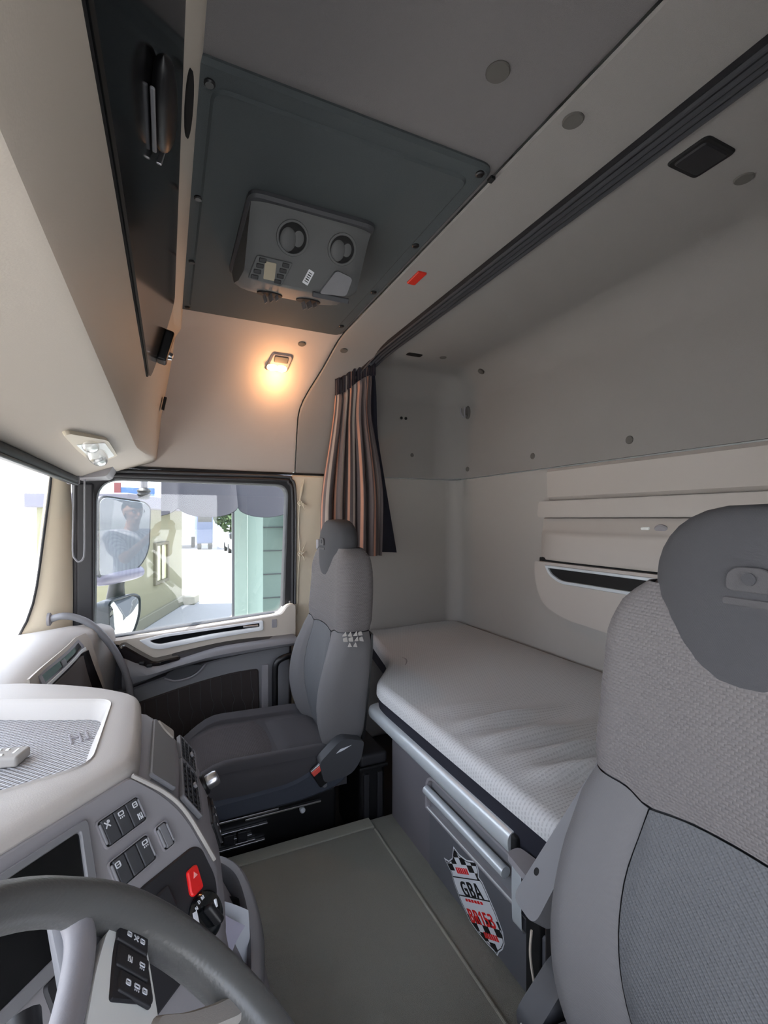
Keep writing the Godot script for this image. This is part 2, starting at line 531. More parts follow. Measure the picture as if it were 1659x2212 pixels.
func shell() -> void:
	# floor: a raised middle tunnel with carpet, lower wells for the seats on both sides
	var f := G()
	f.box(v3(1.0, -0.06, 0.16), v3(0.90, 0.12, 1.9), 0.012)
	struct("floor", f, M.carpet)
	f = G()
	f.box(v3(1.825, -0.17, 0.3), v3(0.85, 0.1, 2.4), 0.002)
	f.box(v3(0.16, -0.17, 0.3), v3(0.86, 0.1, 2.4), 0.002)
	struct("floor_well", f, M.char)
	# outer skin
	var o := G()
	o.box(v3(1.0, 1.84, 0.3), v3(2.6, 0.06, 2.6), 0.01)
	struct("roof", o, M.white)
	o = G()
	o.box(v3(1.0, 0.7, 1.53), v3(2.6, 2.2, 0.06), 0.01)
	struct("wall_back", o, M.white)
	o = G()
	o.box(v3(2.25, 1.52, 0.5), v3(0.05, 0.6, 2.1), 0.005)
	o.box(v3(2.25, 0.5, 1.045), v3(0.05, 1.5, 0.99), 0.005)
	o.box(v3(2.25, 0.05, -0.68), v3(0.05, 0.86, 0.64), 0.005)
	o.box(v3(2.25, -0.33, 0.1), v3(0.05, 0.1, 1.0), 0.005)
	struct("wall_outer", o, M.white)
	o = G()
	o.box(v3(-0.26, 1.52, 0.5), v3(0.05, 0.6, 2.1), 0.005)
	o.box(v3(-0.26, 0.5, 0.985), v3(0.05, 1.5, 1.11), 0.005)
	o.box(v3(-0.26, 0.05, -0.68), v3(0.05, 0.86, 0.64), 0.005)
	struct("wall_left", o, M.cream)
	o = G()
	o.box(v3(1.0, 0.0, -0.98), v3(2.6, 0.9, 0.06), 0.01)
	o.box(v3(1.0, -0.26, 0.2), v3(2.5, 0.05, 2.6), 0.01)
	struct("wall_front", o, M.char)
	o = G()
	o.box(v3(1.0, 1.62, -0.72), v3(2.6, 0.50, 0.06), 0.01)
	o.box(v3(1.0, 1.35, -0.70), v3(2.6, 0.3, 0.05), 0.01)
	struct("wall_brow", o, M.white)
	# front roof lining up to the seam, then the strip behind it
	var prof := lining_profile()
	var rr := []
	var side := []
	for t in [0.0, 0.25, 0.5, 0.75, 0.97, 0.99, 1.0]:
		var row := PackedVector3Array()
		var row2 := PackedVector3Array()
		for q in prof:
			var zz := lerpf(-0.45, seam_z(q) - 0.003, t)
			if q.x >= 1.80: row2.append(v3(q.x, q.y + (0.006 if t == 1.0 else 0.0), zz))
			if q.x > 1.801: continue
			var z := lerpf(-0.45, seam_z(q) - 0.003, t)
			row.append(v3(q.x, q.y + (0.006 if t == 1.0 else 0.0), z))
		rr.append(row)
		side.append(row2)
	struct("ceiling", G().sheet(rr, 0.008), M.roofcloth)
	struct("wall_side", G().sheet(side, 0.008), M.lit_lining)  # side slope in the lightened copy of the roof cloth
	rr = []
	for t in [0.0, 0.015, 0.03, 0.3, 0.6, 1.0]:
		var row := PackedVector3Array()
		for q in prof: row.append(v3(q.x, q.y + (0.006 if t == 0.0 else 0.0), lerpf(seam_z(q) + 0.003, 0.845, t)))
		rr.append(row)
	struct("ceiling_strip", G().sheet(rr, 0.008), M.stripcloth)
	# sleeping compartment: upper lining with rounded corners, lower walls set back a little
	var ys := PackedFloat32Array([1.213])
	for i in 7: ys.append(ROOF - 0.15 + 0.15 * tan(i / 6.0 * PI / 4))
	struct("wall_upper", inner_shell(v3(-0.2, 0.6, 0.2), v3(2.2, ROOF, 1.45), 0.15, ys, 0.848, true, 0.008), M.lining)
	struct("wall_rear", inner_shell(v3(-0.205, -0.6, 0.2), v3(2.205, 2.5, 1.455), 0.075, PackedFloat32Array([-0.1, 0.4, 0.8, 1.208]), 0.70, false, 0.008), M.rearlow)
	# door pillar between passenger window and bunk, with the dark gap under the upper lining
	var b := G()
	b.prism(rounded([Vector2(0.53, -0.2), Vector2(0.72, -0.2), Vector2(0.72, 1.205), Vector2(0.53, 1.205)], 0.012, 3), frame(v3(2.215, 0, 0), v3(0, 0, 1), v3(-1, 0, 0)), 0.028, 0.008)
	struct("wall_right", b, M.cream)
	b = G().box(v3(2.206, 1.2105, 0.28), v3(0.03, 0.008, 0.92), 0.001)
	struct("trim_1", b, M.hole)
	# front pillar beside the windscreen
	var fr := smooth3([v3(2.10, 1.20, -0.388), v3(2.105, 0.95, -0.417), v3(2.105, 0.72, -0.440), v3(2.10, 0.59, -0.475), v3(2.10, 0.50, -0.535), v3(2.095, 0.44, -0.60)], 4)
	var re := smooth3([v3(2.19, 1.20, -0.342), v3(2.195, 0.95, -0.335), v3(2.195, 0.72, -0.33), v3(2.195, 0.59, -0.33), v3(2.19, 0.50, -0.33), v3(2.19, 0.3, -0.33)], 4)
	rr = []
	for i in fr.size():
		var row := PackedVector3Array()
		for k in 7:
			var t := k / 6.0
			row.append(fr[i].lerp(re[i], t) + v3(-0.018, 0, 0.006) * sin(PI * t))
		rr.append(row)
	struct("wall_pillar", G().sheet(rr, -0.03), M.cream)
	# windscreen: a bowed pane with a dark rubber edge
	rr = []
	for i in 8:
		var row := PackedVector3Array()
		for k in 17: row.append(screen_point(k / 16.0, i / 7.0))
		rr.append(row)
	var w := struct("window_1", G().sheet(rr, 0.006), M.glass)
	var edge := PackedVector3Array()
	for i in 13: edge.append(screen_point(1.0, 1.0 - i / 12.0) + v3(-0.004, 0, 0.008))
	for k in 16: edge.append(screen_point(1.0 - (k + 1) / 16.0, 0.0) + v3(0, 0.0, 0.012))
	part(w, "rubber_seal", G().tube(edge, 0.0045, 8), M.rubber)

const SCREEN_Z := [[0.0, -0.610], [0.087, -0.540], [0.2, -0.482], [0.364, -0.444], [0.7, -0.415], [1.0, -0.393]]
func screen_point(s: float, t: float) -> Vector3:      # s across from the driver's side, t upwards
	var x := lerpf(-0.1, 2.1, s)
	var bow := 1.0 - pow(absf(x - MID) / 1.1, 2.4)
	return v3(x, lerpf(0.44, 1.19, t), curve(SCREEN_Z, t) - 0.24 * bow)


# ---------------------------------------------------------------- what stands outside
func yard() -> void:
	struct("ground", G().box(v3(30, -1.4, 0), v3(260, 0.2, 260), 0.01), mat(Color(0.60, 0.60, 0.595), 0.95))
	var wallm := mat(Color(0.52, 0.51, 0.41), 0.9)
	# low yellowish building whose corner points at the cab
	var a := Vector2(13.8, 0.38)
	var d := Vector2(-3.4, -1.04).normalized()
	var b := thing("building", "low pale yellow building with a small pale window beyond the passenger window", "building", v3(a.x, -1.3, a.y))
	var f := frame(v3(a.x, -1.3, a.y), v3(-d.x, 0, -d.y), v3(d.y, 0, -d.x) if Vector2(d.y, -d.x).x < 0 else v3(-d.y, 0, d.x))
	part(b, "wall", G().box(v3(-2.2, 1.25, -0.6), v3(4.4, 2.5, 1.2), 0.02, f), wallm)
	part(b, "plinth", G().box(v3(-2.2, 0.12, -0.58), v3(4.44, 0.24, 1.28), 0.02, f), mat(Color(0.48, 0.47, 0.40), 0.9))
	part(b, "step", G().box(v3(0.12, 0.10, 0.1), v3(0.5, 0.2, 0.5), 0.01, f), mat(Color(0.48, 0.47, 0.40), 0.9))
	part(b, "roof", G().box(v3(-2.2, 2.62, -0.5), v3(4.6, 0.26, 1.7), 0.03, f), mat(Color(0.44, 0.43, 0.47), 0.8))
	var w := part(b, "window", G().ring(rrect(0.95, 0.95, 0.02), rrect(0.72, 0.80, 0.01), f.translated_local(v3(-1.75, 1.28, 0.0)), 0.06, -0.02), mat(Color(0.42, 0.40, 0.32), 0.7))
	part(w, "pane", G().prism(rrect(0.74, 0.82, 0.01), f.translated_local(v3(-1.75, 1.28, 0.0)), 0.012), mat(Color(0.86, 0.86, 0.70), 0.15))
	part(w, "mullion", G().box(v3(-1.75, 1.28, 0.02), v3(0.05, 0.80, 0.03), 0.005, f), mat(Color(0.42, 0.40, 0.32), 0.7))
	var sg := thing("sign_board", "small blue roof sign with a red end above the yellow building", "sign", v3(14.6, 1.45, -0.7))
	part(sg, "panel", G().box(v3(14.3, 1.68, -0.72), v3(0.08, 0.30, 0.85), 0.01), mat(Color(0.30, 0.44, 0.62), 0.5))
	part(sg, "red_end", G().box(v3(14.28, 1.74, -1.18), v3(0.08, 0.42, 0.16), 0.01), mat(Color(0.50, 0.26, 0.26), 0.5))
	part(sg, "post", G().box(v3(14.35, 1.50, -0.75), v3(0.08, 0.14, 0.5), 0.01), M.grey)
	# green-grey structure close by at the right edge of the window
	var gm := mat(Color(0.50, 0.57, 0.53), 0.7)
	var s := thing("gate_post", "pale green metal gatehouse post with a grey box behind the passenger headrest", "post", v3(6.0, -1.3, 1.2))
	part(s, "column", G().box(v3(6.05, 0.6, 0.82), v3(0.22, 3.8, 0.15), 0.015), gm)
	part(s, "column", G().box(v3(6.25, 0.6, 1.03), v3(0.15, 3.8, 0.20), 0.015), mat(Color(0.58, 0.66, 0.62), 0.7))
	part(s, "back_wall", G().box(v3(6.6, 0.6, 1.9), v3(0.2, 3.8, 2.2), 0.02), mat(Color(0.42, 0.49, 0.46), 0.8))
	for i in 7: part(s, "joint", G().box(v3(6.495, -0.4 + i * 0.32, 1.35), v3(0.012, 0.012, 0.42), 0.002), M.darkgrey)
	part(s, "corner_strip", G().box(v3(5.98, 0.6, 0.735), v3(0.06, 3.8, 0.03), 0.005), M.darkgrey)
	part(s, "switch_box", G().box(v3(6.2, 0.98, 1.62), v3(0.22, 0.68, 0.34), 0.02), M.grey)
	part(s, "pipe", G().tube(PackedVector3Array([v3(6.2, 0.62, 1.47), v3(6.2, 0.0, 1.47), v3(6.2, -1.28, 1.47)]), 0.02, 8), M.grey)
	part(s, "blue_bracket", G().box(v3(6.1, -0.18, 1.58), v3(0.1, 0.12, 0.5), 0.02, Transform3D()), M.navy)
	# stand-in for the pelmet showing in the pane: a scalloped navy cloth outside
	var aw := thing("pelmet_stand_in", "navy scalloped cloth outside standing in for the pelmet across the passenger window", "pelmet_stand_in", v3(5.0, 1.0, 0.8))
	var rr := []
	for i in 9:
		var row := PackedVector3Array()
		for k in 65:
			var z := lerpf(-0.05, 1.42, k / 64.0)
			var u := fposmod((z - 0.10) / 0.56, 1.0)
			var low := 1.13 - 0.115 * sqrt(maxf(0.0, 1.0 - pow(2 * u - 1, 2.0)))
			row.append(v3(5.0 + 0.35 * (i / 8.0), lerpf(low, 1.62, i / 8.0), z))
		rr.append(row)
	part(aw, "cloth", G().sheet(rr, 0.01), mat(Color(0.085, 0.09, 0.14), 0.85))
	part(aw, "bar", G().box(v3(5.36, 1.63, 0.7), v3(0.05, 0.05, 1.5), 0.01), M.grey)
	for z in [0.02, 1.36]: part(aw, "stay", G().tube(PackedVector3Array([v3(5.36, 1.62, z), v3(5.7, 1.4, z + 0.02), v3(6.2, 1.1, z + 0.04)]), 0.015, 6), M.grey)
	# parked lorry, car, trees, hills
	var t := thing("parked_lorry", "blue parked lorry with a white trailer far across the yard", "truck", v3(40, -1.3, 2.0))
	part(t, "cab", G().box(v3(38, 0.5, 2.55), v3(2.0, 2.7, 1.15), 0.12), mat(Color(0.26, 0.32, 0.44), 0.4))
	part(t, "windscreen", G().box(v3(36.99, 1.1, 2.55), v3(0.06, 0.7, 0.95), 0.02), M.gloss)
	part(t, "trailer", G().box(v3(42, 0.9, 1.1), v3(6.0, 2.6, 2.6), 0.05), mat(Color(0.80, 0.82, 0.85), 0.5))
	for q in [[37.6, 2.2], [37.6, 2.95], [40.5, 0.3], [40.5, 1.9]]: part(t, "wheel", G().lathe(PackedVector2Array([Vector2(0.3, -0.15), Vector2(0.48, -0.13), Vector2(0.48, 0.13), Vector2(0.3, 0.15)]), Transform3D(Basis(Vector3.RIGHT, PI / 2), v3(q[0], -0.82, q[1])), 20), M.black)
	var c := thing("parked_car", "small white parked car beside the trees across the yard", "car", v3(34, -1.3, 4.6))
	part(c, "body", G().box(v3(34, -0.72, 4.55), v3(3.8, 0.62, 1.6), 0.14), M.white)
	part(c, "cabin", G().box(v3(34.1, -0.2, 4.55), v3(2.0, 0.55, 1.4), 0.2), M.gloss)
	for q in [[32.9, 3.8], [32.9, 5.3], [35.2, 3.8], [35.2, 5.3]]: part(c, "wheel", G().lathe(PackedVector2Array([Vector2(0.15, -0.1), Vector2(0.32, -0.09), Vector2(0.32, 0.09), Vector2(0.15, 0.1)]), Transform3D(Basis(Vector3.RIGHT, PI / 2), v3(q[0], -0.98, q[1])), 16), M.black)
	var rng := RandomNumberGenerator.new()
	rng.seed = 11
	var leaf := mat(Color(0.24, 0.32, 0.18), 0.9)
	var labels := ["dark green tree left of the white car across the yard", "broad green tree behind the white car across the yard", "green tree nearest the pale green gatehouse post"]
	for i in 3:
		var at := v3(44 + 4.5 * i, -1.3, 5.2 + i * 2.2)
		var tr := thing("tree", labels[i], "tree", at, "trees across the yard")
		part(tr, "trunk", G().tube(PackedVector3Array([at, at + v3(0.05, 1.0, 0), at + v3(0, 2.2, 0.1)]), [0.22, 0.16, 0.10], 8), mat(Color(0.25, 0.20, 0.15), 0.9))
		var g := G()
		for k in 260:
			var p := v3(rng.randfn(), rng.randfn() * 0.8, rng.randfn())
			p = at + v3(0, 2.5, 0) + p.normalized() * minf(p.length(), 1.6) * 0.85
			var n := v3(rng.randfn(), rng.randfn(), rng.randfn())
			var fr := frame(p, n, v3(rng.randfn(), rng.randfn() + 0.5, rng.randfn()))
			g.prism(PackedVector2Array([Vector2(-0.25, -0.1), Vector2(0.2, -0.16), Vector2(0.28, 0.12), Vector2(-0.15, 0.18)]), fr, 0.02)
		var fo := part(tr, "foliage", g, leaf)
		fo.set_meta("kind", "stuff")
	var nz := FastNoiseLite.new()
	nz.seed = 4; nz.frequency = 0.012
	rr = []
	for i in 6:
		var row := PackedVector3Array()
		for k in 61:
			var z := lerpf(-160, 160, k / 60.0)
			row.append(v3(130 + 22 * i, -1.5 + (12.0 + 5.0 * nz.get_noise_1d(z) + 0.03 * z) * sin(PI * 0.5 * i / 5.0), z))
		rr.append(row)
	struct("hills", G().sheet(rr, 0.5), mat(Color(0.46, 0.50, 0.58), 0.95))  # distance haze is put into this blue-grey
	var wh := thing("mirror_backdrop", "long grey building added unseen behind the truck to darken the mirror", "building", v3(8, -1.3, 18))  # added out of view so the mirror reflects something dark
	part(wh, "wall", G().box(v3(8, 2.2, 19), v3(44, 7.0, 6.0), 0.05), mat(Color(0.27, 0.28, 0.31), 0.9))
	part(wh, "roof", G().box(v3(8, 5.85, 19), v3(45, 0.3, 7.0), 0.05), M.midgrey)
	for i in 6:
		var dr := part(wh, "door", G().box(v3(-8 + i * 6.4, 0.75, 15.97), v3(3.6, 4.1, 0.1), 0.02), M.darkgrey)
		part(dr, "frame", G().ring(rrect(3.9, 4.3, 0.05), rrect(3.6, 4.1, 0.05), frame(v3(-8 + i * 6.4, 0.75, 15.99), v3(-1, 0, 0), v3(0, 0, -1)), 0.1), M.grey)
	mirrors()

func mirrors() -> void:
	# pair of mirrors on a post outside the passenger door
	var t := thing("wing_mirror", "large black-backed main mirror outside the front of the passenger window", "mirror", v3(2.75, 0.7, -0.2), "mirrors outside the passenger door")
	var f := frame(v3(2.73, 0.915, -0.195), v3(0.70, 0, 0.714), v3(-0.714, 0, 0.70))
	var ol := rounded([Vector2(-0.155, -0.205), Vector2(0.07, -0.20), Vector2(0.155, -0.10), Vector2(0.165, 0.15), Vector2(0.12, 0.18), Vector2(-0.12, 0.20), Vector2(-0.155, 0.17)], [0.04, 0.08, 0.08, 0.05, 0.05, 0.05, 0.05], 6)
	var rr := []
	for q in [[-0.11, 0.55], [-0.09, 0.8], [-0.05, 0.97], [0.0, 1.0], [0.004, 0.985]]:
		var row := PackedVector3Array()
		for v in ol: row.append(f * v3(v.x * q[1], v.y * q[1], q[0]))
		rr.append(row)
	part(t, "housing", G().rows(rr, true, true), mat(Color(0.16, 0.17, 0.20), 0.35))
	part(t, "mirror_glass", G().prism(G().inset(ol, 0.012), f.translated_local(v3(0, 0, 0.002)), 0.006, 0.001), M.mirror)
	rr = []
	for i in 9:
		var u := i / 8.0
		var row := PackedVector3Array()
		for k in 14:
			var a := TAU * k / 14
			var r := sqrt(maxf(0.0, 1 - pow(2 * u - 1, 4.0)))
			row.append(f * v3(lerpf(-0.17, 0.15, u), -0.215 + 0.022 * u + cos(a) * 0.038 * r, -0.03 + sin(a) * 0.055 * r))
		rr.append(row)
	part(t, "lit_underside", G().rows(rr, true, true), mat(Color(0.50, 0.49, 0.56), 0.3), "housing underside with its lit tone painted lilac grey")  # underside of the dark housing, light on it put into the colour
	part(t, "bellows", G().lathe(PackedVector2Array([Vector2(0.016, 0.0), Vector2(0.030, 0.005), Vector2(0.026, 0.015), Vector2(0.034, 0.024), Vector2(0.028, 0.034), Vector2(0.034, 0.044), Vector2(0.026, 0.055), Vector2(0.018, 0.06)]), Transform3D(Basis(), v3(2.76, 1.10, -0.108)), 18), M.black)
	part(t, "post", G().tube(PackedVector3Array([v3(2.76, 1.15, -0.108), v3(2.76, 1.3, -0.108), v3(2.72, 1.5, -0.15), v3(2.3, 1.55, -0.35)]), 0.018, 10), M.grey)
	var w := thing("wide_mirror", "smaller wide-angle mirror in a dark shell under the main mirror", "mirror", v3(2.75, 0.4, -0.23), "mirrors outside the passenger door")
	var g := frame(v3(2.74, 0.497, -0.197), v3(0.70, -0.03, 0.714), v3(-0.714, 0.05, 0.70))
	var o2 := rounded([Vector2(-0.085, -0.105), Vector2(0.045, -0.10), Vector2(0.088, 0.0), Vector2(0.088, 0.085), Vector2(0.05, 0.105), Vector2(-0.085, 0.085)], [0.03, 0.05, 0.05, 0.02, 0.03, 0.03], 6)
	rr = []
	for q in [[-0.13, 0.5, -0.06], [-0.10, 0.85, -0.05], [-0.05, 1.06, -0.02], [0.006, 1.12, 0.0], [0.010, 1.06, 0.0], [0.004, 1.0, 0.0]]:
		var row := PackedVector3Array()
		for v in o2: row.append(g * v3(v.x * q[1] + q[2], v.y * q[1], q[0]))
		rr.append(row)
	part(w, "shell", G().rows(rr, true, true), mat(Color(0.13, 0.15, 0.17), 0.3))
	rr = []
	for i in 9:
		var row := PackedVector3Array()
		for k in 9:
			var q := Vector2(lerpf(-0.088, 0.088, k / 8.0), lerpf(-0.105, 0.105, i / 8.0))
			row.append(g * v3(q.x, q.y, 0.002 + 0.012 * (1 - (q.length() / 0.14) ** 2)))
		rr.append(row)
	var cap := G()
	var inn := G().inset(o2, -0.002)
	for q in [[1.0, 0.002], [0.8, 0.008], [0.5, 0.012], [0.2, 0.014], [0.02, 0.0143]]:
		pass
	rr = []
	for q in [[1.0, 0.003], [0.8, 0.008], [0.5, 0.0125], [0.2, 0.0145], [0.01, 0.0148]]:
		var row := PackedVector3Array()
		for v in inn: row.append(g * v3(v.x * q[0], v.y * q[0], q[1]))
		rr.append(row)
	part(w, "mirror_glass", cap.rows(rr, true, true), M.mirror, "", 80.0)
	part(w, "neck", G().tube(PackedVector3Array([v3(2.80, 0.58, -0.24), v3(2.80, 0.66, -0.235), v3(2.79, 0.74, -0.22)]), [0.045, 0.035, 0.04], 12), M.black)

# ---------------------------------------------------------------- storage shelf above the windscreen
func header_row(x: float) -> PackedVector3Array:
	var bow := 1.0 - pow(absf(x - MID) / 1.25, 2.4)
	var e := smoothstep(1.72, 2.17, x)
	var fz := -0.42 - 0.24 * bow
	var keys := [Vector2(fz, 1.175), Vector2(-0.30, 1.150), Vector2(-0.275, 1.153), Vector2(-0.255, 1.162), Vector2(-0.18 + 0.02 * e, 1.197), Vector2(-0.105 + 0.04 * e, 1.229), Vector2(-0.092 + 0.045 * e, 1.2365), Vector2(-0.088 + 0.05 * e, 1.248),
		Vector2(-0.076 + 0.045 * e, 1.31), Vector2(-0.055 + 0.035 * e, 1.42), Vector2(-0.018 + 0.025 * e, 1.56), Vector2(0.020 + 0.015 * e, 1.70), Vector2(0.045 + 0.01 * e, 1.722), Vector2(0.053, 1.7485), Vector2(fz, 1.7485)]
	var o := PackedVector3Array()
	for k in keys: o.append(v3(x, k.y, k.x))
	return o

func overhead() -> void:
	var t := thing("overhead_cabinet", "beige overhead cabinet with a dark glossy flap above the windscreen", "cabinet", v3(1.0, 1.15, -0.2))
	var rr := []
	for i in 30: rr.append(header_row(lerpf(-0.19, 2.19, i / 29.0)))
	part(t, "body", G().rows(rr, true, true), M.beige, "", 32.0)
	# flap, set on the sloping face
	var f := frame(v3(0, 1.42, -0.055), v3(1, 0, 0), v3(0, -0.2588, 0.966))
	var ol := rounded([Vector2(-0.1, -0.045), Vector2(0.6, -0.016), Vector2(1.60, 0.0), Vector2(1.645, 0.10), Vector2(1.62, 0.272), Vector2(-0.1, 0.272)], [0.01, 0.2, 0.05, 0.06, 0.05, 0.01], 5)
	var gp := G().prism(ol, f.translated_local(v3(0, 0, -0.006)), 0.0085)
	part(t, "gap", gp, M.hole)
	var inn := G().inset(ol, 0.005)
	var fl := part(t, "flap", G().prism(inn, f, 0.009, 0.003), M.gloss, "dark glossy flap")
	var h := f.translated_local(v3(0.685, 0.125, 0.009))
	var hr := []
	for i in 15:
		var s := -1.0 + i / 7.0
		var q := sqrt(maxf(0.0, 1.0 - pow(absf(s), 3.0)))
		var row := PackedVector3Array()
		for k in 16:
			var a := TAU * k / 16
			row.append(h * v3(s * 0.078, cos(a) * 0.021 * q + 0.004, 0.010 + sin(a) * 0.016 * q))
		hr.append(row)
	part(fl, "handle", G().rows(hr, true, true), M.black, "black oval grip with a chrome edge")
	part(fl, "chrome_strip", G().box(v3(0.0, -0.021, 0.004), v3(0.11, 0.004, 0.006), 0.0018, h), M.midgrey)
	part(fl, "chrome_cap", G().box(v3(0.083, -0.004, 0.008), v3(0.004, 0.026, 0.008), 0.0018, h), M.steel)
	var lf := f.translated_local(v3(1.63, 0.125, 0.006))
	part(t, "latch", G().box(v3(0, 0, 0.014), v3(0.055, 0.10, 0.030), 0.008, lf), M.black)
	part(t, "latch_button", G().lathe(PackedVector2Array([Vector2(0.001, 0.012), Vector2(0.010, 0.010), Vector2(0.013, 0.0), Vector2(0.013, -0.006)]), lf.translated_local(v3(0.012, -0.018, 0.03)) * Transform3D(Basis(Vector3.RIGHT, PI / 2), Vector3.ZERO), 16), M.steel)
	# long slot on the upper lip, small slot on the flared end
	var lip := frame(v3(0.88, 1.712, 0.0335), v3(1, 0, 0), v3(0, -0.75, 0.66))
	part(t, "slot", G().prism(circle(0.075, 20, 0.008), lip, 0.004), M.hole)
	part(t, "slot", G().prism(rrect(0.032, 0.05, 0.006), frame(v3(2.05, 1.453, -0.014), v3(1, 0, 0.12), v3(0, -0.2, 1)), 0.01), M.hole)
	# wedge that closes the shelf towards the door frame
	var wd := G()
	wd.prism(rounded([Vector2(-0.33, 1.165), Vector2(-0.30, 1.145), Vector2(-0.20, 1.155), Vector2(-0.165, 1.22), Vector2(-0.20, 1.26), Vector2(-0.33, 1.2)], 0.012, 3), frame(v3(2.20, 0, 0), v3(0, 0, 1), v3(-1, 0, 0)), 0.20, 0.03)
	part(t, "end_cap", wd, M.grey)
	# rolled sun blind along the top of the windscreen
	var sb := thing("sun_blind", "dark rolled sun blind along the top edge of the windscreen", "blind", v3(1.0, 1.12, -0.30))
	part(sb, "roller", G().tube(PackedVector3Array([v3(-0.15, 1.137, -0.302), v3(0.6, 1.137, -0.302), v3(1.3, 1.137, -0.302), v3(2.0, 1.137, -0.302)]), 0.017, 14), M.rubber)
	part(sb, "pull_bar", G().box(v3(0.93, 1.121, -0.292), v3(2.1, 0.008, 0.016), 0.003), M.black)
	for x in [-0.15, 1.99]: part(sb, "bracket", G().box(v3(x, 1.14, -0.302), v3(0.02, 0.036, 0.04), 0.006), M.grey)
	# unlit reading lamp under the shelf
	var lp := frame(v3(1.47, 1.197, -0.185), v3(1, 0, 0), v3(0, -0.905, 0.425))
	var l := thing("reading_lamp", "unlit reading lamp with a clear domed lens under the overhead cabinet", "lamp", lp.origin)
	var outl := rounded([Vector2(-0.265, -0.022), Vector2(-0.05, -0.030), Vector2(0.17, -0.032), Vector2(0.29, -0.002), Vector2(0.285, 0.040), Vector2(-0.04, 0.044), Vector2(-0.262, -0.010)], [0.01, 0.03, 0.03, 0.02, 0.03, 0.03, 0.01], 4)
	part(l, "housing", G().prism(outl, lp, 0.012, 0.005), M.cream)
	part(l, "reflector", G().prism(rounded([Vector2(-0.13, -0.020), Vector2(0.15, -0.024), Vector2(0.255, 0.0), Vector2(0.25, 0.032), Vector2(-0.03, 0.034)], 0.012, 3), lp, 0.0135), M.silverpaint)
	for spec in [[0.11, -0.004, 0.115, 0.026, 0.036], [-0.05, 0.002, 0.075, 0.020, 0.018]]:
		var dm := []
		for i in 7:
			var a := PI / 2 * i / 6.0
			var row := PackedVector3Array()
			for k in 24: row.append(lp * v3(spec[0] + cos(TAU * k / 24) * spec[2] * cos(a), spec[1] + sin(TAU * k / 24) * spec[3] * cos(a), 0.0105 + spec[4] * sin(a)))
			dm.append(row)
		part(l, "lens", G().rows(dm, true, true), M.clear)
	part(l, "bulb_holder", G().box(v3(0.20, -0.012, 0.018), v3(0.04, 0.03, 0.012), 0.004, lp), M.steel)

# ---------------------------------------------------------------- ceiling
func disc(at: Vector3, n: Vector3, r: float, th := 0.004) -> Geo:
	var x := Vector3.RIGHT if absf(n.x) < 0.8 else Vector3.BACK
	return G().prism(circle(r, 20), frame(at - n * 0.004, x, n), th + 0.004, th * 0.5)

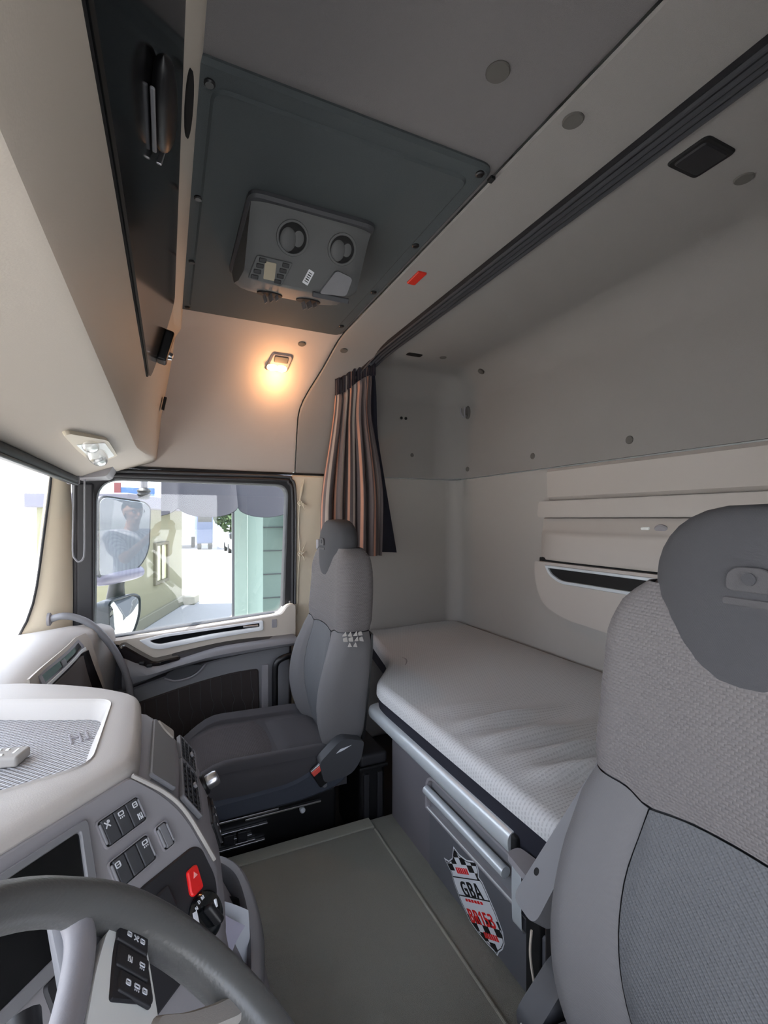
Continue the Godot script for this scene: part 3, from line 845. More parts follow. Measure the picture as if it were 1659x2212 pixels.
func ceiling_things() -> void:
	# dark hatch panel
	var down := frame(v3(0, ROOF, 0), v3(1, 0, 0), v3(0, -1, 0))      # local x = x, local y = z
	var t := thing("hatch_panel", "dark grey roof hatch panel screwed to the ceiling beneath the cooling unit", "panel", v3(1.31, ROOF, 0.345))
	var ol := rounded([Vector2(0.812, 0.030), Vector2(1.815, 0.030), Vector2(1.815, 0.636), Vector2(0.812, 0.636)], [0.01, 0.01, 0.03, 0.035], 5)
	part(t, "plate", G().prism(ol, down.translated_local(v3(0, 0, 0.0005)), 0.0115, 0.007), M.hatch)
	part(t, "raised_field", G().prism(rounded([Vector2(0.852, 0.07), Vector2(1.775, 0.07), Vector2(1.775, 0.600), Vector2(0.852, 0.600)], 0.03, 5), down.translated_local(v3(0, 0, 0.010)), 0.007, 0.005), M.hatch)
	for q in [[0.850, 0.066], [1.166, 0.066], [1.463, 0.066], [1.785, 0.066], [0.832, 0.609], [1.123, 0.611], [1.412, 0.613], [1.712, 0.608]]:
		part(t, "screw", disc(v3(q[0], ROOF - 0.012, q[1]), v3(0, -1, 0), 0.0095, 0.005), M.black)
	part(t, "clip", G().box(v3(0.845, ROOF - 0.004, 0.649), v3(0.016, 0.008, 0.012), 0.002), M.hole)
	ac_unit()
	lit_lamp()
	# round plugs over the fixings
	var up := v3(0, -1, 0)
	var back := v3(0, 0, -1)
	var P := [[v3(0.640, ROOF, 0.505), up, 0.0205, "large round grey plug in the ceiling between the cabinet and the roof seam"],
		[v3(0.659, ROOF, 0.695), up, 0.0195, "round grey plug on the ceiling strip between roof seam and curtain rail"],
		[v3(1.932, ROOF - 0.022, 0.512), v3(-0.22, -0.975, 0), 0.016, "small round plug beyond the hatch panel, before the ceiling seam"],
		[v3(1.932, ROOF - 0.022, 0.698), v3(-0.22, -0.975, 0), 0.016, "small round plug behind the seam at the far end of the ceiling strip"],
		[v3(0.614, ROOF, 1.156), up, 0.019, "round plug in the bunk ceiling close to the black square socket"],
		[v3(1.882, ROOF, 1.169), up, 0.016, "small bunk ceiling plug next to the short black slot"],
		[v3(1.888, ROOF - 0.036, 1.388), v3(0, -0.85, -0.53), 0.016, "small bunk ceiling plug above the coat hook, nearest the rear wall"],
		[v3(1.125, 1.271, 1.45), back, 0.0145, "round plug low on the upper rear wall, farthest from the corner"],
		[v3(1.599, 1.272, 1.45), back, 0.0135, "round plug on the upper rear wall above the storage's left end"],
		[v3(2.085, 1.261, 1.447), v3(-0.2, 0, -0.98), 0.0125, "round plug on the upper rear wall just below the coat hook"],
		[v3(2.2, 1.334, 1.175), v3(-1, 0, 0), 0.010, "tiny plug on the side wall right of the striped curtain"]]
	for q in P: solo("plug", disc(q[0], q[1], q[2], 0.0035), M.plug, q[3], "plug", "round plugs in the lining")
	var sc := thing("screw_pair", "two small dark screws side by side on the bunk's side wall", "screw", v3(2.2, 1.524, 1.125))
	for dz in [-0.013, 0.013]: part(sc, "screw", disc(v3(2.2, 1.524, 1.125 + dz), v3(-1, 0, 0), 0.0075, 0.006), M.hole)
	var sq := thing("black_socket", "black square blanking cover in the bunk ceiling behind the curtain rail", "cover", v3(0.616, ROOF, 1.008))
	part(sq, "frame", G().prism(rrect(0.088, 0.098, 0.014), down * Transform3D(Basis(), v3(0.616, 1.008, -0.004)), 0.008, 0.003), M.hole)
	part(sq, "cover", G().prism(rrect(0.068, 0.078, 0.010), down * Transform3D(Basis(), v3(0.616, 1.008, 0.0)), 0.007, 0.003), M.rubber)
	solo("black_slot", G().prism(rrect(0.034, 0.075, 0.01), down * Transform3D(Basis(), v3(1.905, 1.03, -0.004)), 0.007, 0.002), M.hole, "short black slot in the bunk ceiling beside the curtain top", "slot")
	solo("red_marker", G().prism(rrect(0.078, 0.030, 0.004), down * Transform3D(Basis(Vector3(0, 0, 1), 0.0), v3(1.293, 0.707, 0.0)), 0.005, 0.002), M.redsign, "flat red rectangular marker on the ceiling strip", "marker")
	# curtain rail with lengthwise grooves
	var r := thing("curtain_rail", "grooved dark grey curtain rail across the bunk ceiling", "rail", v3(1.0, ROOF, 0.875))
	var path := smooth3([v3(-0.19, 0, 0.878), v3(0.6, 0, 0.878), v3(1.3, 0, 0.878), v3(1.85, 0, 0.878), v3(1.98, -0.022, 0.862), v3(2.06, -0.09, 0.80), v3(2.085, -0.145, 0.72)], 6)
	part(r, "track", sweep(path, [Vector2(-0.032, 0.004), Vector2(-0.032, -0.012), Vector2(0.032, -0.012), Vector2(0.032, 0.004)]), M.rubber)
	for k in [-0.026, -0.008, 0.008, 0.025]:
		part(r, "rib", sweep(path, [Vector2(k - 0.0035, -0.008), Vector2(k - 0.0025, -0.019), Vector2(k + 0.0025, -0.019), Vector2(k + 0.0035, -0.008)]), M.darkgrey)

func sweep(path: PackedVector3Array, prof: Array) -> Geo:       # profile across the rail (z, y) carried along the path under the roof
	var rr := []
	for i in path.size():
		var t := (path[mini(i + 1, path.size() - 1)] - path[maxi(i - 1, 0)]).normalized()
		var up := v3(0, 1, 0)
		up = (up - t * up.dot(t)).normalized()
		var side := t.cross(up) * 1.0
		var row := PackedVector3Array()
		for q in prof: row.append(v3(path[i].x, path[i].y + ROOF, path[i].z) + side * q.x + up * q.y)
		rr.append(row)
	return G().rows(rr, true, true)

func ac_unit() -> void:
	var t := thing("cooling_unit", "grey roof cooling unit with two round outlets and a small control panel", "air conditioner", v3(1.22, 1.738, 0.32))
	# body: side profile (x, y) lofted across z, with rounded ends
	var rr := []
	for i in 13:
		var s := -1.0 + i / 6.0
		var e := pow(absf(s), 6.0)
		var z := 0.320 + 0.147 * signf(s) * pow(absf(s), 0.8)
		var k := 1.0 - 0.16 * e
		var row := PackedVector3Array()
		for q in [Vector2(1.080, 1.7325), Vector2(1.084, 1.718), Vector2(1.092, 1.708), Vector2(1.105, 1.697), Vector2(1.14, 1.654), Vector2(1.183, 1.600), Vector2(1.192, 1.592), Vector2(1.203, 1.590), Vector2(1.30, 1.612), Vector2(1.40, 1.655), Vector2(1.44, 1.70), Vector2(1.45, 1.7325)]:
			row.append(v3(lerpf(1.25, q.x, 1.0 - 0.05 * e), lerpf(1.7325, q.y, k), z))
		rr.append(row)
	part(t, "body", G().rows(rr, true, true), M.acgrey, "", 30.0)
	part(t, "shaded_skirt", G().prism(rounded([Vector2(1.070, 0.165), Vector2(1.46, 0.165), Vector2(1.46, 0.475), Vector2(1.070, 0.475)], 0.03, 4), frame(v3(0, 1.7325, 0), v3(1, 0, 0), v3(0, -1, 0)), 0.0150, 0.006), M.darkgrey)  # shade on the side wall of the unit put in as darker plastic
	var f := frame(v3(1.105, 1.6985, 0.0), v3(0, 0, 1), v3(-0.787, -0.617, 0))   # local x = z, local y up the sloping face, origin near its top
	for q in [[0.275, -0.030, 0.035], [0.400, -0.028, 0.033]]:
		var c := f.translated_local(v3(q[0], q[1], 0))
		var o := part(t, "outlet", G().ring(circle(q[2] + 0.004, 32), circle(q[2] - 0.002, 32), c, 0.005, -0.004), M.acgrey)
		part(o, "dark_throat", G().prism(circle(q[2], 28), c.translated_local(v3(0, 0, -0.006)), 0.008), M.hole)
		for lobe in [[-0.30, -0.16, 0.58, 0.22], [0.40, 0.02, 0.54, 0.08]]:       # turned ball: two lobes with the air gap between
			var bl := []
			for i in 8:
				var a := PI / 2 * i / 7.0
				var row := PackedVector3Array()
				for j in 20: row.append(c * (v3(lobe[0] + cos(TAU * j / 20) * lobe[2] * cos(a), lobe[1] + sin(TAU * j / 20) * lobe[2] * 1.35 * cos(a), lobe[3] * sin(a)) * q[2]))
				bl.append(row)
			part(o, "ball_lobe", G().rows(bl, true, true), M.acgrey)
	# control panel with a display and two columns of keys
	var c := f.translated_local(v3(0.232, -0.113, 0.001))
	var pn := part(t, "control_panel", G().prism(rounded([Vector2(-0.052, -0.026), Vector2(0.030, -0.029), Vector2(0.052, 0.030), Vector2(-0.036, 0.030)], 0.006, 3), c, 0.004, 0.0015), M.acgrey)
	part(pn, "display", G().prism(rrect(0.027, 0.040, 0.002), c.translated_local(v3(-0.002, 0.001, 0.003)), 0.0025), mat(Color(0.62, 0.58, 0.50), 0.5))
	for i in 4:
		for sx in [-1, 1]: part(pn, "key", G().box(v3(sx * 0.028 + (i - 1.5) * 0.005 - 0.001, -0.019 + i * 0.0135, 0.005), v3(0.017, 0.0095, 0.004), 0.0015, c), M.black)
	part(t, "barcode_label", G().prism(rrect(0.016, 0.036, 0.002), f.translated_local(v3(0.327, -0.108, 0.0005)) * Transform3D(Basis(Vector3.BACK, -0.35), Vector3.ZERO), 0.0012), M.print, "white barcode label")
	for i in 5: part(t, "printed_bar", G().box(v3(0.0, -0.011 + i * 0.0055, 0.0014), v3(0.009, 0.002 + 0.001 * (i % 2), 0.0006), 0.0002, f.translated_local(v3(0.327, -0.108, 0.0005)) * Transform3D(Basis(Vector3.BACK, -0.35), Vector3.ZERO)), M.black)
	var ln := f.translated_local(v3(0.404, -0.104, 0))
	part(t, "lens", G().prism(rounded([Vector2(-0.045, -0.035), Vector2(0.028, -0.028), Vector2(0.036, 0.018), Vector2(-0.010, 0.028)], 0.010, 4), ln, 0.010, 0.006), M.midgrey, "pale plastic lens")
	part(t, "lower_lip", G().box(v3(0.395, -0.145, 0.0), v3(0.10, 0.014, 0.008), 0.003, f), M.darkgrey)
	var un := frame(v3(1.29, 1.610, 0), v3(0, 0, 1), v3(0.24, -0.97, 0))
	for q in [[0.255, -0.01], [0.36, 0.0]]:
		var u := un.translated_local(v3(q[0], q[1], 0))
		var o := part(t, "lower_outlet", G().prism(circle(0.034, 24, 0.030), u.translated_local(v3(0, 0, -0.002)), 0.005), M.hole)
		for k in 3: part(o, "fin", G().box(v3(-0.016 + k * 0.016, 0.0, 0.010), v3(0.0025, 0.042 - absf(k - 1) * 0.01, 0.020), 0.0008, u * Transform3D(Basis(Vector3.UP, 0.35), Vector3.ZERO)), M.darkgrey)

func lit_lamp() -> void:
	var f := frame(v3(2.03, 1.672, 0.435), v3(0, 0, 1), v3(-0.73, -0.683, 0))     # local y up the slope
	var t := thing("ceiling_lamp", "small lit courtesy lamp glowing warm above the passenger door", "lamp", f.origin)
	part(t, "housing", G().prism(rounded([Vector2(-0.052, -0.042), Vector2(0.040, -0.042), Vector2(0.058, 0.030), Vector2(0.05, 0.044), Vector2(-0.03, 0.044)], 0.012, 4), f.translated_local(v3(0, 0, -0.008)), 0.022, 0.006), M.grey)
	part(t, "switch", G().prism(rrect(0.06, 0.030, 0.006), f.translated_local(v3(0.008, 0.018, 0.012)), 0.006, 0.003), M.acgrey)
	var glow := mat(Color(1.0, 0.9, 0.78), 0.4)
	glow.emission_enabled = true; glow.emission = Color(1.0, 0.80, 0.60); glow.emission_energy_multiplier = 3.0
	for x in [-0.024, 0.016]:
		var rr := []
		for i in 6:
			var a := PI / 2 * i / 5.0
			var row := PackedVector3Array()
			for k in 18: row.append(f * v3(x + cos(TAU * k / 18) * 0.024 * cos(a), -0.022 + sin(TAU * k / 18) * 0.017 * cos(a), 0.013 + 0.010 * sin(a)))
			rr.append(row)
		part(t, "glowing_lens", G().rows(rr, true, true), glow)
	var o := OmniLight3D.new()
	o.name = "lamp_light"; add_child(o)
	o.position = f * v3(-0.004, -0.050, 0.075)
	o.light_color = Color(1.0, 0.72, 0.48); o.light_energy = LAMP_E; o.light_size = 0.02; o.omni_range = 6.0; o.omni_attenuation = 2.0; o.shadow_enabled = true
const LAMP_E := 0.05

# ---------------------------------------------------------------- sleeping compartment
func plan_edge() -> PackedVector2Array:       # mattress outline seen from above (x, z)
	return rounded([Vector2(-0.19, 0.632), Vector2(1.46, 0.632), Vector2(1.655, 0.785), Vector2(2.188, 0.90), Vector2(2.188, 1.44), Vector2(-0.19, 1.44)], [0.02, 0.07, 0.10, 0.02, 0.05, 0.05], 7)

func bed_height(x: float, z: float) -> float:
	var h := 0.0
	# creases that run back from the front edge, and a tuck near the driver's end
	for q in [[1.16, 0.80, 0.030, 0.14, 0.005, 0.05], [1.05, 0.86, 0.026, 0.17, 0.011, 0.04], [0.93, 0.86, 0.030, 0.16, 0.013, -0.06], [0.83, 0.90, 0.026, 0.14, 0.013, -0.14], [0.74, 0.84, 0.030, 0.12, 0.016, -0.25], [0.66, 0.92, 0.04, 0.14, 0.014, -0.3]]:
		var d := Vector2(x - q[0], z - q[1]).rotated(q[5])
		h += q[4] * exp(-pow(d.x / q[2], 2.0) - pow(d.y / q[3], 2.0))
		h -= q[4] * 0.7 * exp(-pow((d.x + q[2] * 1.4) / q[2], 2.0) - pow(d.y / q[3], 2.0))
	h = h * 1.8 + 0.004 * sin(x * 7.0 + z * 3.0) + 0.003 * sin(z * 11.0)
	return h * smoothstep(0.655, 0.74, z) * smoothstep(0.0, 0.06, 1.42 - z)

func bunk() -> void:
	var t := thing("bunk_mattress", "bunk mattress in a rumpled pale ribbed cover with a navy side", "mattress", v3(1.0, 0.36, 1.04))
	var ed := plan_edge()
	# skirt of the pale cover, rolling over into a finely divided top
	var rr := []
	for k in 7:
		var a := PI / 2 * k / 6.0
		var inn := G().inset(ed, 0.028 * (1.0 - cos(a)))
		var row := PackedVector3Array()
		for q in inn:
			var wav := 0.003 * sin(q.x * 19.0) + 0.002 * sin(q.x * 43.0)
			row.append(v3(q.x, (0.408 - wav) if k == 0 else 0.420 + 0.028 * sin(a) + bed_height(q.x, q.y) * sin(a), q.y))
		rr.append(row)
	var g := G().rows(rr, true)
	# top: a lattice clipped to the outline
	var inner := G().inset(ed, 0.028)
	var cell := 0.022
	var done := {}
	for i in int(2.4 / cell):
		for j in int(0.86 / cell):
			var a := Vector2(-0.2 + i * cell, 0.62 + j * cell)
			for piece in Geometry2D.intersect_polygons(inner, PackedVector2Array([a, a + Vector2(cell, 0), a + Vector2(cell, cell), a + Vector2(0, cell)])):
				var idx := Geometry2D.triangulate_polygon(piece)
				for n in idx.size() / 3:
					var p0: Vector2 = piece[idx[n * 3]]; var p1: Vector2 = piece[idx[n * 3 + 1]]; var p2: Vector2 = piece[idx[n * 3 + 2]]
					if (p1 - p0).cross(p2 - p0) > 0:
						var s := p1; p1 = p2; p2 = s
					g.tri(v3(p0.x, 0.448 + bed_height(p0.x, p0.y), p0.y), v3(p1.x, 0.448 + bed_height(p1.x, p1.y), p1.y), v3(p2.x, 0.448 + bed_height(p2.x, p2.y), p2.y))
	var low := PackedVector3Array()
	for q in ed: low.append(v3(q.x, 0.408 - 0.003 * sin(q.x * 19.0) - 0.002 * sin(q.x * 43.0), q.y))
	g.fan(low, false)
	var bm := mat(Color(0.78, 0.785, 0.80), 0.95)
	var tex := noise_img(func(x, y):
		var sx := fposmod(x * 14.0, 1.0)
		var row := int(x * 14.0)
		var dash := fposmod(y * 14.0 + (row % 2) * 0.5, 1.0)
		var d := 0.89 if (absf(sx - 0.5) < 0.20 and absf(dash - 0.5) < 0.32) else 1.0
		return Color(0.99 * d, 0.985 * d, 0.97 * d), 256)
	bm.albedo_texture = tex
	grained(bm, M.felt, 8.0, 0.35)
	part(t, "cover", g, bm, "", 50.0)
	rr = []
	for q in [[0.012, 0.34], [0.010, 0.365], [0.012, 0.41]]:
		var row := PackedVector3Array()
		for v in G().inset(ed, q[0]): row.append(v3(v.x, q[1], v.y + 0.003 * sin(v.x * 37.0)))
		rr.append(row)
	part(t, "navy_side", G().rows(rr, true, true), M.navy, "navy side cloth")
	part(t, "seam_piping", G().tube(smooth3([v3(1.69, 0.447, 0.835), v3(1.63, 0.452, 0.845), v3(1.56, 0.448, 0.80), v3(1.53, 0.428, 0.735)], 5), 0.003, 6), M.grey)
	# base with the wardrobe-like front, drawer and silver rail
	var b := thing("bunk_storage", "dark grey bunk base box with a wide front drawer beside the floor carpet", "bunk", v3(0.65, 0, 1.06))
	part(b, "box", G().prism(rounded([Vector2(-0.19, 0.69), Vector2(1.45, 0.69), Vector2(1.45, 0.86), Vector2(2.18, 1.0), Vector2(2.18, 1.44), Vector2(-0.19, 1.44)], [0.01, 0.025, 0.02, 0.01, 0.01, 0.01], 5), frame(v3(0, 0.34, 0), v3(1, 0, 0), v3(0, -1, 0)), 0.34, 0.0), M.bunkbox)
	var f := frame(v3(0, 0, 0.69), v3(-1, 0, 0), v3(0, 0, -1))        # front face: local x = -x, local y = y
	var dw := part(b, "drawer", G().prism(rounded([Vector2(-1.172, 0.008), Vector2(-0.52, 0.008), Vector2(-0.52, 0.168), Vector2(-1.172, 0.168)], 0.012, 3), f, 0.010, 0.004), M.bunkfront)
	part(dw, "recess", G().prism(rounded([Vector2(-1.172, 0.174), Vector2(-0.785, 0.174), Vector2(-0.785, 0.268), Vector2(-1.172, 0.268)], [0.004, 0.004, 0.03, 0.05], 4), f, 0.004), M.midgrey)
	part(dw, "recess_frame", G().ring(rounded([Vector2(-1.180, 0.172), Vector2(-0.780, 0.172), Vector2(-0.780, 0.276), Vector2(-1.180, 0.276)], [0.006, 0.006, 0.04, 0.06], 4), rounded([Vector2(-1.170, 0.179), Vector2(-0.790, 0.179), Vector2(-0.790, 0.268), Vector2(-1.170, 0.268)], [0.004, 0.004, 0.03, 0.05], 4), f, 0.018, 0.0), M.grey)
	part(dw, "handle", G().tube(PackedVector3Array([v3(1.165, 0.232, 0.668), v3(1.0, 0.232, 0.668), v3(0.82, 0.232, 0.668)]), 0.0125, 12), M.silver, "silver pull bar")
	part(dw, "bright_edge", G().tube(PackedVector3Array([v3(1.172, 0.178, 0.674), v3(1.0, 0.177, 0.674), v3(0.80, 0.177, 0.674)]), 0.0022, 6), M.satin)
	part(dw, "seam_line", G().tube(PackedVector3Array([v3(1.19, 0.165, 0.6795), v3(1.0, 0.165, 0.6795), v3(0.77, 0.165, 0.6795)]), 0.0012, 6), M.grey)
	part(dw, "end_bow", G().rows([arc_row(0.800, 0.022), arc_row(0.770, 0.022)], false), M.silver)
	part(dw, "dark_end", G().box(v3(0.745, 0.135, 0.685), v3(0.045, 0.27, 0.02), 0.006), M.hole)
	var r := thing("bunk_rail", "long brushed silver rail along the front edge of the bunk", "rail", v3(1.12, 0.31, 0.64))
	part(r, "rail", G().rows([rail_row(1.492), rail_row(1.10), rail_row(0.765)], true, true), M.silver, "", 25.0)
	part(r, "black_end", G().box(v3(0.757, 0.335, 0.655), v3(0.018, 0.05, 0.042), 0.006), M.hole)
	part(r, "carrier", G().box(v3(1.1, 0.325, 0.675), v3(0.70, 0.03, 0.035), 0.004), M.black)
	var lv := thing("bunk_latch", "flat grey latch tab at the driver's end of the bunk rail", "latch", v3(0.70, 0.31, 0.62))
	part(lv, "tab", G().prism(rounded([Vector2(0.615, 0.585), Vector2(0.735, 0.60), Vector2(0.735, 0.632), Vector2(0.65, 0.645)], 0.01, 3), frame(v3(0, 0.352, 0), v3(1, 0, 0), v3(0, -1, 0)), 0.014, 0.004), M.grey)
	sticker()
	# dark plastic bin between the passenger seat and the bunk
	var bn := thing("storage_bin", "tall black plastic box wedged between passenger seat and bunk base", "box", v3(1.585, -0.12, 0.636))
	part(bn, "body", G().box(v3(1.585, 0.03, 0.636), v3(0.23, 0.30, 0.095), 0.02), M.black)
	part(bn, "lid", G().box(v3(1.585, 0.185, 0.636), v3(0.245, 0.04, 0.102), 0.012), M.char)
	part(bn, "rim", G().box(v3(1.585, 0.160, 0.636), v3(0.25, 0.012, 0.105), 0.004), M.black)
	for z in [0.61, 0.66]: part(bn, "rib", G().box(v3(1.468, 0.02, z), v3(0.012, 0.24, 0.02), 0.004), M.char)

func rail_row(x: float) -> PackedVector3Array:
	var o := PackedVector3Array()
	for q in smooth2([Vector2(0.668, 0.316), Vector2(0.645, 0.312), Vector2(0.632, 0.322), Vector2(0.628, 0.342), Vector2(0.634, 0.357), Vector2(0.650, 0.362), Vector2(0.668, 0.360)], 3): o.append(v3(x, q.y, q.x))
	return o

func arc_row(x: float, r: float) -> PackedVector3Array:
	var o := PackedVector3Array()
	for q in smooth2([Vector2(0.69, 0.135), Vector2(0.672, 0.14), Vector2(0.668, 0.17), Vector2(0.668, 0.26), Vector2(0.676, 0.288), Vector2(0.69, 0.292)], 4, false): o.append(v3(x, q.y, q.x))
	return o


func rear_storage() -> void:
	var t := thing("rear_storage", "beige moulded storage unit with a silver-framed slot on the rear wall", "storage unit", v3(1.0, 0.6, 1.43))
	var slab := func(pts: Array, rad, zf: float, zb: float, bev: float) -> Geo:
		return G().prism(rounded(pts, rad, 6), frame(v3(0, 0, zb), v3(-1, 0, 0), v3(0, 0, -1)), zb - zf, bev)
	part(t, "top_panel", slab.call([Vector2(-1.51, 1.075), Vector2(-0.49, 1.075), Vector2(-0.49, 1.205), Vector2(-1.515, 1.205)], 0.02, 1.437, 1.47, 0.012), M.storage)
	part(t, "shelf", slab.call([Vector2(-1.525, 1.005), Vector2(-0.475, 1.005), Vector2(-0.475, 1.070), Vector2(-1.515, 1.070)], [0.02, 0.02, 0.012, 0.012], 1.405, 1.47, 0.012), M.storage)
	# slanted underside with the switch, then the bulging compartment
	var rr := []
	for i in 21:
		var x := lerpf(0.472, 1.528, i / 20.0)
		var e := pow(absf(x - MID) / 0.528, 8.0)
		var row := PackedVector3Array()
		for q in [Vector2(1.46, 1.004), Vector2(1.43, 1.0), Vector2(1.418, 0.985), Vector2(1.408, 0.955), Vector2(1.394, 0.945), Vector2(1.385, 0.93), Vector2(1.380, 0.89), Vector2(1.379, 0.845), Vector2(1.386, 0.833), Vector2(1.46, 0.83)]:
			row.append(v3(x, q.y, lerpf(q.x, 1.45, e * 0.75)))
		rr.append(row)
	part(t, "compartment", G().rows(rr, true, true), M.storage)
	part(t, "gap", slab.call([Vector2(-1.515, 0.80), Vector2(-0.485, 0.80), Vector2(-0.485, 0.84), Vector2(-1.515, 0.84)], 0.006, 1.408, 1.46, 0.002), M.hole)
	var dr := part(t, "drawer", slab.call([Vector2(-1.515, 0.825), Vector2(-1.512, 0.74), Vector2(-1.475, 0.655), Vector2(-1.36, 0.615), Vector2(-1.05, 0.597), Vector2(-0.95, 0.597), Vector2(-0.64, 0.615), Vector2(-0.525, 0.655), Vector2(-0.488, 0.74), Vector2(-0.485, 0.825)], [0.012, 0.06, 0.08, 0.08, 0.1, 0.1, 0.08, 0.08, 0.06, 0.012], 1.383, 1.47, 0.022), M.storage, "", 50.0)
	var f := frame(v3(0, 0, 1.385), v3(-1, 0, 0), v3(0, 0, -1))
	var a := rounded([Vector2(-1.452, 0.814), Vector2(-1.43, 0.775), Vector2(-1.37, 0.748), Vector2(-0.63, 0.748), Vector2(-0.57, 0.775), Vector2(-0.548, 0.814)], [0.005, 0.03, 0.03, 0.03, 0.03, 0.005], 4)
	var b := rounded([Vector2(-1.432, 0.803), Vector2(-1.415, 0.782), Vector2(-1.365, 0.761), Vector2(-0.635, 0.761), Vector2(-0.585, 0.782), Vector2(-0.568, 0.803)], [0.003, 0.02, 0.02, 0.02, 0.02, 0.003], 4)
	part(dr, "slot_frame", G().ring(a, b, f, 0.010, -0.002), M.silver, "silver slot frame")
	part(dr, "dark_slot", G().prism(b, f.translated_local(v3(0, 0, -0.002)), 0.0045), M.hole)
	part(t, "switch", G().prism(circle(0.022, 20, 0.014), frame(v3(0.985, 0.968, 1.416), v3(-1, 0, 0), v3(0, -0.3, -0.95)), 0.008, 0.004), M.grey)
	part(t, "switch_tip", G().prism(rrect(0.032, 0.011, 0.005), frame(v3(1.038, 0.968, 1.416), v3(-1, 0, 0), v3(0, -0.3, -0.95)), 0.008, 0.003), M.white)
	# coat hook on the upper wall
	var h := thing("coat_hook", "grey double-pronged coat hook on the upper rear wall near the corner", "hook", v3(2.085, 1.56, 1.45))
	part(h, "plate", G().prism(circle(0.022, 20, 0.036), frame(v3(2.085, 1.560, 1.452), v3(-1, 0, 0), v3(0, 0, -1)), 0.010, 0.004), M.plug)
	for s in [-1, 1]: part(h, "prong", G().tube(smooth3([v3(2.085, 1.543, 1.44), v3(2.085 + s * 0.008, 1.538, 1.425), v3(2.085 + s * 0.016, 1.560, 1.415), v3(2.085 + s * 0.020, 1.583, 1.418)], 5), 0.0045, 8), M.grey)

func curtain() -> void:
	var tex := Image.create(256, 8, false, Image.FORMAT_RGB8)
	var cols := [Color(0.40, 0.365, 0.37), Color(0.80, 0.60, 0.51), Color(0.42, 0.39, 0.395), Color(0.70, 0.66, 0.63), Color(0.36, 0.335, 0.34), Color(0.82, 0.64, 0.55), Color(0.55, 0.52, 0.515), Color(0.32, 0.295, 0.30)]
	var wid := [9, 5, 7, 6, 9, 4, 5, 6]
	var x := 0
	var k := 0
	while x < 256:
		tex.fill_rect(Rect2i(x, 0, wid[k % 8], 8), cols[k % 8])
		x += wid[k % 8]
		k += 1
	var m := mat(Color(0.95, 0.93, 0.92), 0.95)
	m.albedo_texture = ImageTexture.create_from_image(tex)
	m.backlight_enabled = true; m.backlight = Color(0.05, 0.045, 0.04)
	var t := thing("curtain", "bunched curtain with rust, grey and cream stripes hanging behind the passenger headrest", "curtain", v3(2.06, 1.70, 0.80))
	var rr := []
	for i in 29:
		var v := i / 28.0
		var row := PackedVector3Array()
		for j in 97:
			var u := j / 96.0
			var open := smoothstep(0.05, 0.75, v)
			var zt := lerpf(0.705, 0.868, u)
			var zb := lerpf(0.635, 0.945, u)
			var yt := lerpf(1.632, 1.722, smoothstep(0.0, 0.9, u))
			var z := lerpf(zt, zb, open)
			var fold := sin(u * TAU * 5.5 + 0.8 + 0.5 * sin(v * 3.0)) * lerpf(0.014, 0.026, open) + sin(u * TAU * 13.0 + v) * lerpf(0.008, 0.004, open)
			var xx := lerpf(lerpf(2.065, 2.0, u), 2.075, smoothstep(0.0, 0.3, v)) - 0.012 * sin(v * PI) + fold * (0.45 if v < 0.08 else 1.0)
			row.append(v3(xx, lerpf(yt, 0.822, v), z + 0.010 * sin(u * TAU * 5.5 + 2.2)))
		rr.append(row)
	part(t, "cloth", G().cloth(rr, 0.0015), m)
	rr = []
	for i in 15:
		var v := i / 14.0
		var row := PackedVector3Array()
		for j in 15:
			var u := j / 14.0
			var z := lerpf(lerpf(0.80, 0.885, u), lerpf(0.86, 1.045, u), v)
			row.append(v3(lerpf(2.03, 2.115, smoothstep(0, 0.4, v)) + 0.008 * sin(u * 9.0), lerpf(1.705, 0.842 - 0.012 * u, v), z))
		rr.append(row)
	part(t, "blackout_lining", G().cloth(rr, 0.0015), M.navy, "dark navy lining")
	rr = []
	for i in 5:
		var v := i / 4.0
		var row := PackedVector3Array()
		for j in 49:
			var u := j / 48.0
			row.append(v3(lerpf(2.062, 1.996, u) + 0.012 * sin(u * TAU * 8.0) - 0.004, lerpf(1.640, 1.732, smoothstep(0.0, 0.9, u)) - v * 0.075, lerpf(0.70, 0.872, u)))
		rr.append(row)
	part(t, "shaded_heading", G().cloth(rr, 0.003), M.navy)  # dark heading, made taller to paint in the shade at the curtain top

# ---------------------------------------------------------------- passenger door and its surroundings
func zy(pts: Array) -> Array:
	var o := []
	for q in pts: o.append(Vector2(q[0], q[1]))
	return o
func inward(x: float) -> Transform3D:      # local x = z, local y = y, extrudes towards the cab's middle
	return frame(v3(x, 0, 0), v3(0, 0, 1), v3(-1, 0, 0))

